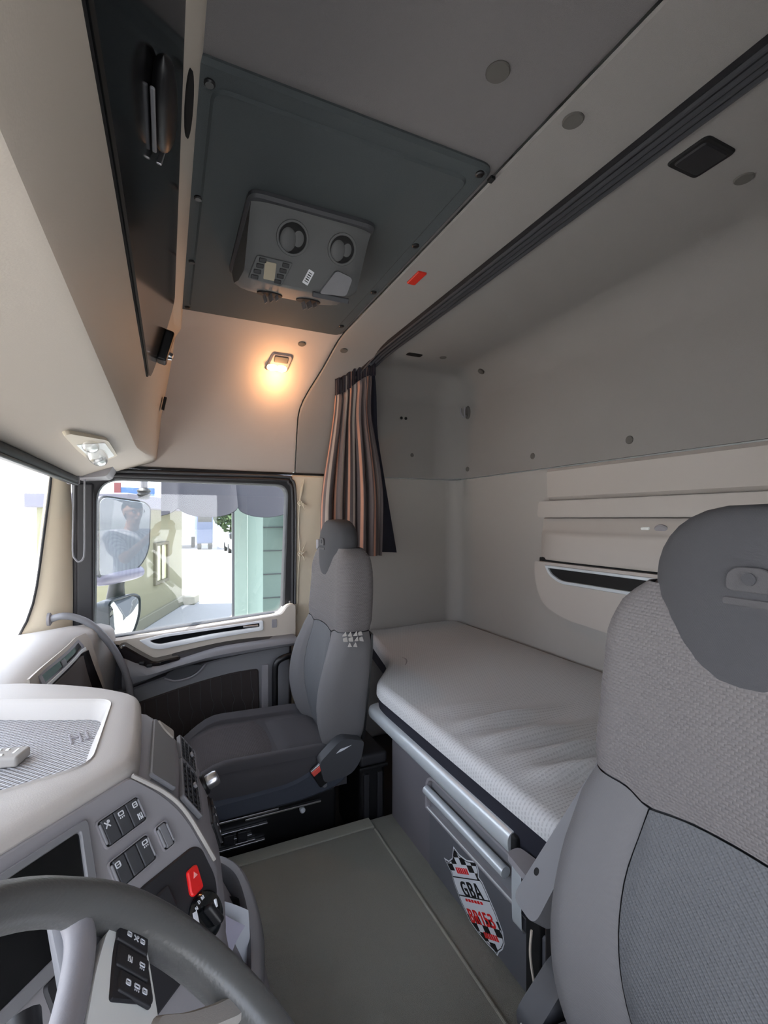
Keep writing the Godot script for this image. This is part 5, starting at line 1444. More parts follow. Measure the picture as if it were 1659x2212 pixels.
func icon(parent: Node3D, f: Transform3D, kind: int, s: float) -> void:
	var g := G()
	match kind:
		0:
			for k in 3: g.box(v3((k - 1) * 0.30, 0, 0) * s, v3(0.13 * s, 0.9 * s, 0.0006), 0.0001, f)
			g.box(v3(0, 0, 0), v3(0.12 * s, 1.1 * s, 0.0006), 0.0001, f * Transform3D(Basis(Vector3.BACK, 0.6), Vector3.ZERO))
		1:
			for a in [0.7, -0.7]: g.box(v3(0, 0, 0), v3(0.16 * s, 1.1 * s, 0.0006), 0.0001, f * Transform3D(Basis(Vector3.BACK, a), Vector3.ZERO))
			g.prism(circle(0.22 * s, 10), f.translated_local(v3(0.25 * s, 0.3 * s, -0.0003)), 0.0006)
		2:
			g.ring(rrect(0.9 * s, 0.6 * s, 0.15 * s), rrect(0.6 * s, 0.32 * s, 0.08 * s), f.translated_local(v3(0, 0.12 * s, 0)), 0.0006)
			for k in 3: g.box(v3((k - 1) * 0.3, -0.42, 0) * s, v3(0.14 * s, 0.22 * s, 0.0006), 0.0001, f)
		3:
			g.ring(rrect(0.8 * s, 0.8 * s, 0.2 * s), rrect(0.5 * s, 0.5 * s, 0.1 * s), f, 0.0006)
			g.box(v3(0.1 * s, 0, 0), v3(0.5 * s, 0.12 * s, 0.0006), 0.0001, f)
	part(parent, "symbol", g, M.print)

func word(parent: Node3D, txt: String, f: Transform3D, h: float, m: Material, called := "lettering", depth := 0.0006) -> void:
	var tm := TextMesh.new()
	var sf := SystemFont.new()
	sf.font_names = PackedStringArray(["Droid Sans"]); sf.font_weight = 700
	tm.text = txt; tm.font = sf; tm.font_size = 32; tm.pixel_size = h / 24.0; tm.depth = depth; tm.curve_step = 2.0
	var o := MeshInstance3D.new()
	o.name = called; o.mesh = tm; o.material_override = m
	parent.add_child(o, true)
	o.transform = Transform3D(f.basis, f.origin - base_of(parent))

func dashboard() -> void:
	var t := thing("dashboard", "pale-topped grey dashboard with switch panels around the driver's place", "dashboard", v3(1.1, 0, -0.2))
	var rr := []
	for y in [-0.05, 0.1, 0.2, 0.28, 0.32, 0.35, 0.375, 0.40, 0.43, 0.46, 0.49, 0.52, 0.545, 0.556]: rr.append(console_row(y))
	part(t, "console_body", G().rows(rr, true, true), M.grey, "", 35.0)
	# pale top with a rim around the tray
	var edge := smooth2([Vector2(0.30, -0.608), Vector2(0.734, -0.19), Vector2(0.83, -0.098), Vector2(0.872, -0.06), Vector2(0.90, -0.047), Vector2(0.995, -0.044), Vector2(1.149, -0.05), Vector2(1.20, -0.056), Vector2(1.245, -0.076), Vector2(1.333, -0.152), Vector2(1.42, -0.274), Vector2(1.47, -0.40), Vector2(1.50, -0.70), Vector2(0.9, -0.80), Vector2(0.35, -0.76)], 6)
	var tray := rounded([Vector2(0.893, -0.112), Vector2(1.190, -0.108), Vector2(1.385, -0.55), Vector2(0.755, -0.55)], 0.035, 8)
	var ctr := Vector2(1.03, -0.30)
	var N := 120
	var cast := func(loop: PackedVector2Array) -> PackedVector2Array:
		var o := PackedVector2Array()
		for i in N:
			var d := Vector2.from_angle(TAU * i / N) * 3.0
			var best := ctr + d
			for j in loop.size():
				var h = Geometry2D.segment_intersects_segment(ctr, ctr + d, loop[j], loop[(j + 1) % loop.size()])
				if h != null and ctr.distance_to(h) < ctr.distance_to(best): best = h
			o.append(best)
		return o
	var eo: PackedVector2Array = cast.call(edge)
	var to: PackedVector2Array = cast.call(tray)
	rr = []
	for q in [[0.0, 0.550, 0], [0.0, 0.582, 0], [0.06, 0.591, 0], [0.22, 0.599, 0], [0.6, 0.602, 0], [0.955, 0.602, 0], [0.985, 0.6045, 0], [1.0, 0.602, 0], [1.0, 0.598, 0.006], [1.0, 0.568, 0.020], [1.0, 0.560, 0.020]]:
		var row := PackedVector3Array()
		for i in N:
			var p := eo[i].lerp(to[i], q[0])
			p = p.lerp(ctr, q[2] / maxf(0.05, to[i].distance_to(ctr)))
			row.append(v3(p.x, q[1], p.y))
		rr.append(row)
	part(t, "top_cover", G().rows(rr, true), M.dash_top, "", 35.0)
	var mm := grained(mat(Color(0.70, 0.70, 0.71), 0.6), bump(func(x, y): return 0.5 + 0.5 * sin(TAU * 8 * x) * sin(TAU * 8 * y), 160, 10.0), 12.0, 0.6)
	mm.albedo_texture = noise_img(func(x, y):
		var w := 0.5 + 0.5 * sin(TAU * 8 * x) * sin(TAU * 8 * y)
		return Color(1, 1, 1) * (0.86 + 0.14 * smoothstep(0.35, 0.75, w)), 160)  # relief also drawn into the colour: tops lighter, hollows darker
	var tm := part(t, "tray_mat", G().prism(tray, frame(v3(0, 0.567, 0), v3(1, 0, 0), v3(0, -1, 0)), 0.008), mm, "ribbed grey tray mat")
	var hi := frame(v3(1.098, 0.567, -0.158), v3(0.25, 0, 1), v3(0, 1, 0))
	for q in [[-0.013, 0.0, 0.004, 0.046], [0.003, 0.0, 0.004, 0.046], [-0.005, 0.004, 0.014, 0.005], [0.015, 0.0, 0.004, 0.040], [0.015, -0.018, 0.014, 0.004]]:
		part(tm, "embossed_mark", G().box(v3(q[0], q[1], 0.0005), v3(q[2], q[3], 0.003), 0.001, hi), M.grey)
	# driver-facing switch fascia
	var f := fascia()
	var fa := part(t, "fascia", G().prism(rounded([Vector2(-0.45, -0.003), Vector2(0.0, -0.003), Vector2(0.040, -0.0565), Vector2(0.061, -0.1068), Vector2(0.071, -0.1964), Vector2(0.050, -0.2475), Vector2(0.0, -0.2754), Vector2(-0.45, -0.30)], [0.01, 0.008, 0.05, 0.05, 0.06, 0.03, 0.02, 0.01], 5), f.translated_local(v3(0, 0, -0.012)), 0.015, 0.003), M.grey)
	var sc := rounded([Vector2(-0.33, -0.166), Vector2(-0.118, -0.150), Vector2(-0.086, -0.021), Vector2(-0.33, -0.021)], 0.008, 4)
	var si := rounded([Vector2(-0.32, -0.150), Vector2(-0.130, -0.136), Vector2(-0.102, -0.031), Vector2(-0.32, -0.031)], 0.006, 4)
	part(t, "screen_frame", G().ring(sc, si, f, 0.010, -0.004), M.midgrey)
	part(t, "screen", G().prism(si, f.translated_local(v3(0, 0, 0.001)), 0.004), M.gloss, "dark switched-off screen")
	for spec in [[-0.0405, -0.0542, 0.076, 0.042, 3, [[0, -0.0245, 0.009, 1], [1, -0.0005, 0.010, 2], [2, 0.0245, 0.010, 3], [2, 0.0255, -0.009, 0]]], [-0.0490, -0.1105, 0.072, 0.042, 3, [[0, -0.0245, 0.010, 3], [2, 0.0235, 0.010, 2]]], [0.0115, -0.1115, 0.026, 0.041, 1, []]]:
		var c := f.translated_local(v3(spec[0], spec[1], 0.003))
		var bank := part(t, "switch_bank", G().ring(rrect(spec[2], spec[3], 0.007), rrect(spec[2] - 0.004, spec[3] - 0.004, 0.0055), c, 0.0035, -0.002), M.grey)
		part(bank, "bed", G().prism(rrect(spec[2] - 0.003, spec[3] - 0.003, 0.006), c.translated_local(v3(0, 0, -0.001)), 0.0022), M.hole)
		var n: int = spec[4]
		var w: float = (spec[2] - 0.012) / n
		for k in n:
			var x := (k - (n - 1) / 2.0) * w
			part(bank, "switch", G().box(v3(x, 0, 0.003), v3(w - 0.0012, spec[3] - 0.006, 0.005), 0.0018, c), M.darkgrey if n > 1 else M.midgrey)
		for e in [-1, 1]: part(bank, "end_grip", G().box(v3(e * (spec[2] * 0.5 - 0.0042), 0, 0.003), v3(0.0045, spec[3] - 0.012, 0.006), 0.002, c), M.midgrey)
		for q in spec[5]: icon(bank, c.translated_local(v3(q[1], q[2], 0.0058)), q[3], 0.0105)
	var pod := part(t, "dark_pod", G().prism(rounded([Vector2(-0.20, -0.155), Vector2(-0.0558, -0.1467), Vector2(0.0476, -0.1531), Vector2(0.0615, -0.165), Vector2(0.0628, -0.2167), Vector2(0.052, -0.2405), Vector2(0.005, -0.282), Vector2(-0.20, -0.29)], [0.01, 0.02, 0.02, 0.015, 0.03, 0.02, 0.02, 0.01], 5), f.translated_local(v3(0, 0, -0.006)), 0.013, 0.003), M.char)
	var rc := f.translated_local(v3(0.0225, -0.1945, 0.006))
	part(pod, "hazard_switch", G().prism(rounded([Vector2(-0.0165, -0.011), Vector2(-0.013, -0.0175), Vector2(0.009, -0.0175), Vector2(0.0145, 0.015), Vector2(0.010, 0.018), Vector2(-0.0065, 0.018)], 0.004, 4), rc, 0.006, 0.002), M.red, "red hazard switch")
	part(pod, "triangle", G().prism(PackedVector2Array([Vector2(-0.0035, 0.0015), Vector2(0.0055, 0.0015), Vector2(0.0015, 0.009)]), rc.translated_local(v3(0.001, 0.002, 0.0055)), 0.0009), mat(Color(0.95, 0.62, 0.60), 0.5))
	var s3 := f.translated_local(v3(-0.032, -0.187, 0.005))
	part(pod, "small_switch", G().box(v3(0, 0, 0.003), v3(0.026, 0.034, 0.008), 0.004, s3), M.char)
	part(pod, "status_light", G().box(v3(-0.001, -0.006, 0.0075), v3(0.003, 0.002, 0.001), 0.0003, s3), M.print)
	var dc := f.translated_local(v3(0.0165, -0.2455, 0.005))
	var dl := part(pod, "gear_dial", G().lathe(PackedVector2Array([Vector2(0.032, -0.002), Vector2(0.032, 0.005), Vector2(0.0285, 0.009), Vector2(0.022, 0.010)]), dc * Transform3D(Basis(Vector3.RIGHT, PI / 2), Vector3.ZERO), 32), M.gloss, "rotary gear dial")
	part(dl, "knob", G().box(v3(0.0, -0.004, 0.018), v3(0.012, 0.034, 0.018), 0.005, dc * Transform3D(Basis(Vector3.BACK, 0.25), Vector3.ZERO)), M.black)
	part(dl, "pointer", G().box(v3(0.003, 0.009, 0.0255), v3(0.004, 0.011, 0.003), 0.001, dc * Transform3D(Basis(Vector3.BACK, -0.3), Vector3.ZERO)), M.print)
	part(dl, "white_index", G().box(v3(-0.024, 0.004, 0.0105), v3(0.008, 0.018, 0.001), 0.0004, dc * Transform3D(Basis(Vector3.BACK, -0.25), Vector3.ZERO)), M.print)
	for q in [["N", 0.118], ["D", 0.070], ["M", 0.025]]:
		var a: float = PI * (0.5 + q[1] * 2.4 - 0.08)
		word(dl, q[0], dc.translated_local(v3(cos(a) * 0.0245, sin(a) * 0.0245, 0.0100)), 0.0052, M.print)
	rear_face(t)
	passenger_dash(t)
	dash_bin()
	# remote control lying on the tray mat
	var rf := frame(v3(1.050, 0.577, -0.303), v3(-0.25, 0, 0.968), v3(0, 1, 0))
	var r := thing("remote_control", "slim pale grey remote control lying on the ribbed dash tray", "remote", v3(1.050, 0.567, -0.303))
	part(r, "case", G().box(v3(0, 0, 0), v3(0.15, 0.046, 0.018), 0.005, rf), M.rearlow)
	for i in 8:
		for k in [-1, 1]: part(r, "key", G().box(v3(0.044 - i * 0.013, 0.010 * k, 0.0095), v3(0.006, 0.006, 0.003), 0.0012, rf), M.white)
	part(r, "stripe", G().box(v3(0.060, 0.004, 0.0090), v3(0.004, 0.018, 0.001), 0.0003, rf), M.white)

func rear_face(t: Node3D) -> void:
	# grooves that frame the side of the console, lid with a pull, two air vents, knob, buttons
	var f := fascia()
	var ln := PackedVector3Array()
	for q in smooth2([Vector2(0.004, -0.004), Vector2(0.044, -0.0565), Vector2(0.065, -0.1068), Vector2(0.0755, -0.1964)], 6, false): ln.append(f * v3(q.x, q.y, 0.003))
	part(t, "edge_bead", G().tube(ln, 0.0035, 8), M.rearlow, "pale edge bead")
	var lid := rear_frame(1.01, 0.548)
	part(t, "lid", G().prism(rounded([Vector2(-0.115, -0.028), Vector2(0.125, -0.028), Vector2(0.13, 0.026), Vector2(-0.115, 0.026)], 0.008, 4), lid.translated_local(v3(0, 0, -0.004)), 0.0065, 0.002), M.midgrey)
	part(t, "lid_pull", G().prism(rounded([Vector2(0.08, -0.024), Vector2(0.122, -0.024), Vector2(0.125, 0.02), Vector2(0.095, 0.0)], 0.008, 4), lid.translated_local(v3(0, 0, 0.0015)), 0.004, 0.0015), M.rearlow)
	for q in [[0.97, 0.068], [1.10, 0.05]]:
		var v := rear_frame(q[0], 0.490)
		var vb := part(t, "air_vent", G().ring(rrect(q[1] * 2 + 0.012, 0.058, 0.008), rrect(q[1] * 2, 0.046, 0.006), v, 0.005, -0.003), M.midgrey)
		part(vb, "dark_throat", G().prism(rrect(q[1] * 2 + 0.004, 0.050, 0.006), v.translated_local(v3(0, 0, -0.003)), 0.0045), M.hole)
		for k in 7: part(vb, "louvre", G().box(v3((k - 3) * q[1] * 0.28, 0, 0.003), v3(0.003, 0.044, 0.005), 0.0008, v), M.char)
		for k in 3: part(vb, "louvre", G().box(v3(0, (k - 1) * 0.014, 0.0045), v3(q[1] * 1.95, 0.003, 0.004), 0.0008, v), M.char)
		part(vb, "slider", G().box(v3(0.004, -0.007, 0.008), v3(0.012, 0.008, 0.006), 0.002, v), M.grey)
	var k := rear_frame(1.075, 0.432)
	part(t, "knob_collar", G().lathe(PackedVector2Array([Vector2(0.021, -0.002), Vector2(0.021, 0.004), Vector2(0.017, 0.007)]), k * Transform3D(Basis(Vector3.RIGHT, PI / 2), Vector3.ZERO), 24), M.black)
	part(t, "chrome_knob", G().lathe(PackedVector2Array([Vector2(0.014, 0.003), Vector2(0.0155, 0.010), Vector2(0.0155, 0.024), Vector2(0.013, 0.030), Vector2(0.009, 0.031)]), k * Transform3D(Basis(Vector3.RIGHT, PI / 2), Vector3.ZERO), 24), M.steel, "chrome knob")
	var b := rear_frame(1.0, 0.395)
	var bp := part(t, "button_panel", G().prism(rrect(0.10, 0.055, 0.006), b.translated_local(v3(0, 0, -0.004)), 0.0065, 0.0015), M.black)
	for i in 3: part(bp, "button", G().box(v3((i - 1) * 0.031, 0.0, 0.004), v3(0.027, 0.045, 0.006), 0.002, b), M.char)
	for q in [[-0.03, 0.008], [0.0, 0.01], [0.03, 0.008], [-0.025, -0.010]]: part(bp, "status_light", G().box(v3(q[0], q[1], 0.0075), v3(0.004, 0.004, 0.001), 0.0004, b), M.print)

func passenger_dash(t: Node3D) -> void:
	var rr := []
	for i in 27:
		var u := i / 26.0
		var x := lerpf(1.25, 2.16, u)
		var e := smoothstep(0.55, 1.0, u)
		var zf := lerpf(-0.325, -0.285, smoothstep(0.2, 0.75, u)) + 0.10 * smoothstep(0.72, 1.0, u)
		var yt := lerpf(0.575, 0.600, smoothstep(0.2, 0.6, u)) - 0.02 * smoothstep(0.85, 1.0, u)
		var row := PackedVector3Array()
		for q in [Vector2(-0.95, 0.42), Vector2(-0.62, yt - 0.06), Vector2(-0.50, yt - 0.012), Vector2(zf - 0.10, yt + 0.008), Vector2(zf - 0.05, yt + 0.006), Vector2(zf - 0.018, yt - 0.006), Vector2(zf - 0.004, yt - 0.025), Vector2(zf, yt - 0.06), Vector2(zf + 0.002, yt - 0.15), Vector2(zf - 0.01, 0.30), Vector2(zf - 0.06, 0.05), Vector2(-0.95, -0.05)]: row.append(v3(x, q.y, q.x))
		rr.append(row)
	part(t, "passenger_top", G().rows(rr, true, true), M.dash_top)
	var face := func(x: float, y: float) -> Vector3:
		var u := (x - 1.25) / 0.91
		var yt := lerpf(0.575, 0.600, smoothstep(0.2, 0.6, u)) - 0.02 * smoothstep(0.85, 1.0, u)
		var zf := lerpf(-0.325, -0.285, smoothstep(0.2, 0.75, u)) + 0.10 * smoothstep(0.72, 1.0, u)
		return v3(x, y, zf + 0.003 + (-0.012 * clampf((y - (yt - 0.045)) / 0.03, 0.0, 1.0)))
	var panel := func(pts: Array, lift: float, th: float) -> Geo:     # a patch laid on the curved face, four corners, finely divided
		var r2 := []
		for i in 9:
			var row := PackedVector3Array()
			for k in 17:
				var a: Vector2 = (pts[0] as Vector2).lerp(pts[1], k / 16.0)
				var b: Vector2 = (pts[3] as Vector2).lerp(pts[2], k / 16.0)
				var q := a.lerp(b, i / 8.0)
				row.append(face.call(q.x, q.y) + v3(0, 0, lift))
			r2.append(row)
		return G().sheet(r2, th)
	part(t, "pod_surround", panel.call([Vector2(1.50, 0.582), Vector2(1.985, 0.588), Vector2(2.06, 0.36), Vector2(1.50, 0.36)], 0.002, 0.006), M.beige)
	var v := part(t, "side_vent", panel.call([Vector2(1.56, 0.572), Vector2(1.93, 0.578), Vector2(1.95, 0.545), Vector2(1.56, 0.538)], 0.006, 0.006), M.grey, "slim side vent")
	part(v, "vent_slot", panel.call([Vector2(1.58, 0.566), Vector2(1.915, 0.571), Vector2(1.925, 0.551), Vector2(1.58, 0.546)], 0.0085, 0.004), M.gloss)
	part(v, "chrome_line", panel.call([Vector2(1.56, 0.540), Vector2(1.952, 0.546), Vector2(1.956, 0.536), Vector2(1.56, 0.530)], 0.009, 0.006), M.silverpaint)
	part(v, "vane", panel.call([Vector2(1.71, 0.566), Vector2(1.74, 0.566), Vector2(1.74, 0.549), Vector2(1.71, 0.549)], 0.011, 0.004), M.midgrey)
	part(t, "speaker_surround", panel.call([Vector2(1.56, 0.526), Vector2(1.975, 0.530), Vector2(2.045, 0.36), Vector2(1.56, 0.36)], 0.006, 0.005), M.piano)
	part(t, "speaker_grille", panel.call([Vector2(1.57, 0.520), Vector2(1.935, 0.522), Vector2(1.995, 0.37), Vector2(1.57, 0.37)], 0.010, 0.005), grained(mat(Color(0.34, 0.30, 0.275), 0.8), M.felt, 14.0, 0.5), "brown grey speaker grille")

func dash_bin() -> void:
	# open tub at the foot of the console, with papers
	var t := thing("storage_tub", "curved grey open storage tub at the console's foot, holding white papers", "tub", v3(1.0, 0, 0.12))
	var arc := [Vector2(1.24, 0.05), Vector2(1.235, 0.115), Vector2(1.175, 0.160), Vector2(1.084, 0.178), Vector2(0.989, 0.180), Vector2(0.914, 0.170), Vector2(0.852, 0.154), Vector2(0.775, 0.105), Vector2(0.735, 0.03)]
	var o := smooth2(arc, 6, false)
	var rr := []
	for q in [[0.0, 0.05, 0.022], [0.002, 0.10, 0.008], [0.0, 0.155, 0.0], [0.004, 0.168, 0.0], [0.012, 0.173, 0.0], [0.026, 0.170, 0.0], [0.032, 0.158, 0.0], [0.034, 0.03, 0.0]]:
		var row := PackedVector3Array()
		for v in o:
			var d := (v - Vector2(0.99, 0.0)).normalized()
			var p: Vector2 = v - d * (q[0] + q[2])
			row.append(v3(p.x, q[1] if q[1] > 0.04 else 0.012, p.y))
		rr.append(row)
	part(t, "rim_wall", G().rows(rr), M.midgrey, "", 50.0)
	var fl := PackedVector2Array()
	for v in o: fl.append(v - (v - Vector2(0.99, 0.0)).normalized() * 0.03)
	part(t, "bottom", G().prism(fl, frame(v3(0, 0.03, 0), v3(1, 0, 0), v3(0, -1, 0)), 0.02), M.hole)
	part(t, "inner_cup", G().lathe(PackedVector2Array([Vector2(0.034, 0.03), Vector2(0.036, 0.14), Vector2(0.034, 0.145), Vector2(0.031, 0.14), Vector2(0.030, 0.05)]), Transform3D(Basis(), v3(1.085, 0, 0.118)), 24), M.char)
	part(t, "glint_screw", G().prism(circle(0.005, 12), frame(v3(0.84, 0.176, 0.125), v3(1, 0, 0), v3(0, 1, 0.1)), 0.002), M.steel)
	var sh := func(a: Vector3, b: Vector3, c: Vector3, d: Vector3, sag: float) -> Geo:
		var r2 := []
		for i in 7:
			var row := PackedVector3Array()
			for k in 7:
				var p := a.lerp(b, k / 6.0).lerp(d.lerp(c, k / 6.0), i / 6.0)
				row.append(p + v3(0, 0, 0.010) * sin(PI * i / 6.0) * sag + v3(0.006, 0, 0) * sin(PI * k / 6.0) * sag)
			r2.append(row)
		return G().sheet(r2, 0.0015)
	solo("paper", sh.call(v3(0.985, 0.250, 0.085), v3(0.985, 0.206, 0.150), v3(0.93, 0.10, 0.135), v3(0.91, 0.12, 0.06), 0.6), M.print, "folded white paper standing at the back of the storage tub", "paper", "papers in the storage tub")
	solo("paper", sh.call(v3(0.955, 0.262, 0.075), v3(0.950, 0.205, 0.138), v3(0.865, 0.218, 0.098), v3(0.855, 0.265, 0.06), -0.5), mat(Color(0.80, 0.80, 0.88), 0.7), "creased pale lilac paper lying in front in the storage tub", "paper", "papers in the storage tub")

func steering() -> void:
	var tl := 0.7593
	var f := Transform3D(Basis(v3(1, 0, 0), v3(0, cos(tl), -sin(tl)), v3(0, sin(tl), cos(tl))), v3(0.2826, 0.59, 0.0))
	var t := thing("steering_wheel", "dark grey leather steering wheel with silver button spoke in the lower left corner", "steering wheel", v3(0.2826, 0.45, -0.05))
	var ring := PackedVector3Array()
	var thick := []
	for i in 96:
		ring.append(f * v3(cos(TAU * i / 96) * 0.2275, sin(TAU * i / 96) * 0.2275, 0))
		thick.append(0.0175 + 0.0040 * smoothstep(0.72, 0.92, absf(cos(TAU * (i + 3) / 96))))
	part(t, "rim", G().tube(ring, thick, 22, true), grained(mat(Color(0.33, 0.33, 0.325), 0.34), M.leather, 10.0, 0.25))
	for s in [1, -1]:
		var sx := f * Transform3D(Basis.from_scale(v3(s, 1, 1)), Vector3.ZERO)
		# padded spoke with an upper bar, a silver trim and three buttons
		var rr := []
		for i in 9:
			var x := lerpf(0.02, 0.215, i / 8.0)
			var w := lerpf(0.055, 0.036, smoothstep(0.0, 0.6, i / 8.0)) + 0.02 * smoothstep(0.75, 1.0, i / 8.0)
			var cy := lerpf(0.03, 0.052, i / 8.0)
			var row := PackedVector3Array()
			for k in 16:
				var a := TAU * k / 16
				row.append(sx * v3(x, cy + cos(a) * w, -0.026 + sin(a) * 0.018))
			rr.append(row)
		part(t, "spoke", G().rows(rr, true, true), M.midgrey)
		part(t, "spoke_bar", G().tube(smooth3([sx * v3(0.05, 0.088, -0.012), sx * v3(0.10, 0.084, -0.010), sx * v3(0.145, 0.083, -0.009), sx * v3(0.182, 0.088, -0.007), sx * v3(0.202, 0.102, -0.006)], 5), 0.0115, 12), M.grey)
		var tr := part(t, "spoke_trim", G().prism(rounded([Vector2(0.06, 0.075), Vector2(0.155, 0.0735), Vector2(0.196, 0.068), Vector2(0.213, 0.055), Vector2(0.2205, 0.040), Vector2(0.217, 0.028), Vector2(0.145, 0.010), Vector2(0.06, -0.01)], [0.005, 0.03, 0.02, 0.01, 0.01, 0.01, 0.03, 0.01], 4), sx.translated_local(v3(0, 0, -0.012)), 0.012, 0.004), M.silverpaint, "bright silver spoke trim")
		var bt := part(t, "button_plate", G().prism(rounded([Vector2(0.131, 0.0585), Vector2(0.175, 0.0605), Vector2(0.197, 0.0585), Vector2(0.2095, 0.046), Vector2(0.2105, 0.032), Vector2(0.197, 0.026), Vector2(0.148, 0.0145)], [0.004, 0.02, 0.012, 0.01, 0.01, 0.01, 0.006], 4), sx.translated_local(v3(0, 0, -0.002)), 0.004, 0.0015), M.char)
		for q in [[0.150, 0.016, 0.0365], [0.1725, 0.018, 0.0405], [0.196, 0.015, 0.0425]]:
			part(bt, "button", G().box(v3(q[0], q[2], 0.0018), v3(q[1] + 0.003, 0.034, 0.004), 0.0018, sx), M.char)
		for q in [[0.150, 0.045, 3], [0.150, 0.036, 2], [0.150, 0.028, 3], [0.1725, 0.045, 0], [0.1725, 0.032, 2], [0.197, 0.048, 3], [0.197, 0.040, 1], [0.197, 0.033, 3]]: icon(bt, sx * Transform3D(Basis(Vector3.BACK, -PI / 2), v3(q[0], q[1], 0.0040)), q[2], 0.0065)
		part(t, "lower_trim", G().prism(rounded([Vector2(0.06, -0.02), Vector2(0.125, 0.018), Vector2(0.140, 0.014), Vector2(0.158, -0.021), Vector2(0.182, -0.056), Vector2(0.208, -0.088), Vector2(0.200, -0.105), Vector2(0.180, -0.092), Vector2(0.150, -0.050), Vector2(0.06, -0.06)], 0.008, 3), sx.translated_local(v3(0, 0, -0.012)), 0.016, 0.004), M.rearlow)
	part(t, "hub", G().lathe(PackedVector2Array([Vector2(0.085, -0.06), Vector2(0.088, 0.0), Vector2(0.078, 0.018), Vector2(0.05, 0.026), Vector2(0.01, 0.028)]), f * Transform3D(Basis(Vector3.RIGHT, PI / 2), Vector3.ZERO), 32), M.midgrey)
	part(t, "column", G().tube(PackedVector3Array([f * v3(0, 0, -0.04), f * v3(0, 0, -0.2), f * v3(0, -0.02, -0.38)]), 0.05, 16), M.char)
	part(t, "stalk", G().tube(PackedVector3Array([f * v3(0.04, 0.02, -0.06), f * v3(0.10, 0.06, -0.055), f * v3(0.15, 0.095, -0.045)]), [0.009, 0.010, 0.012], 12), M.black)
	part(t, "stalk_ring", G().ring(circle(0.135, 40), circle(0.122, 40), f.translated_local(v3(0, 0, -0.055)), 0.012, -0.01), M.silverpaint)

# ---------------------------------------------------------------- carpet, sticker and other small things
func text_geo(txt: String, f: Transform3D, h: float) -> Geo:
	var tm := TextMesh.new()
	var sf := SystemFont.new()
	sf.font_names = PackedStringArray(["Droid Sans"]); sf.font_weight = 700
	tm.text = txt; tm.font = sf; tm.font_size = 32; tm.pixel_size = h / 24.0; tm.depth = 0.0008; tm.curve_step = 2.0
	var g := G()
	for s in tm.get_surface_count():
		var arr := tm.surface_get_arrays(s)
		var vs: PackedVector3Array = arr[Mesh.ARRAY_VERTEX]
		var ix: PackedInt32Array = arr[Mesh.ARRAY_INDEX] if arr[Mesh.ARRAY_INDEX] != null else PackedInt32Array(range(vs.size()))
		for i in ix.size() / 3: g.tri(f * vs[ix[i * 3]], f * vs[ix[i * 3 + 2]], f * vs[ix[i * 3 + 1]])
	return g

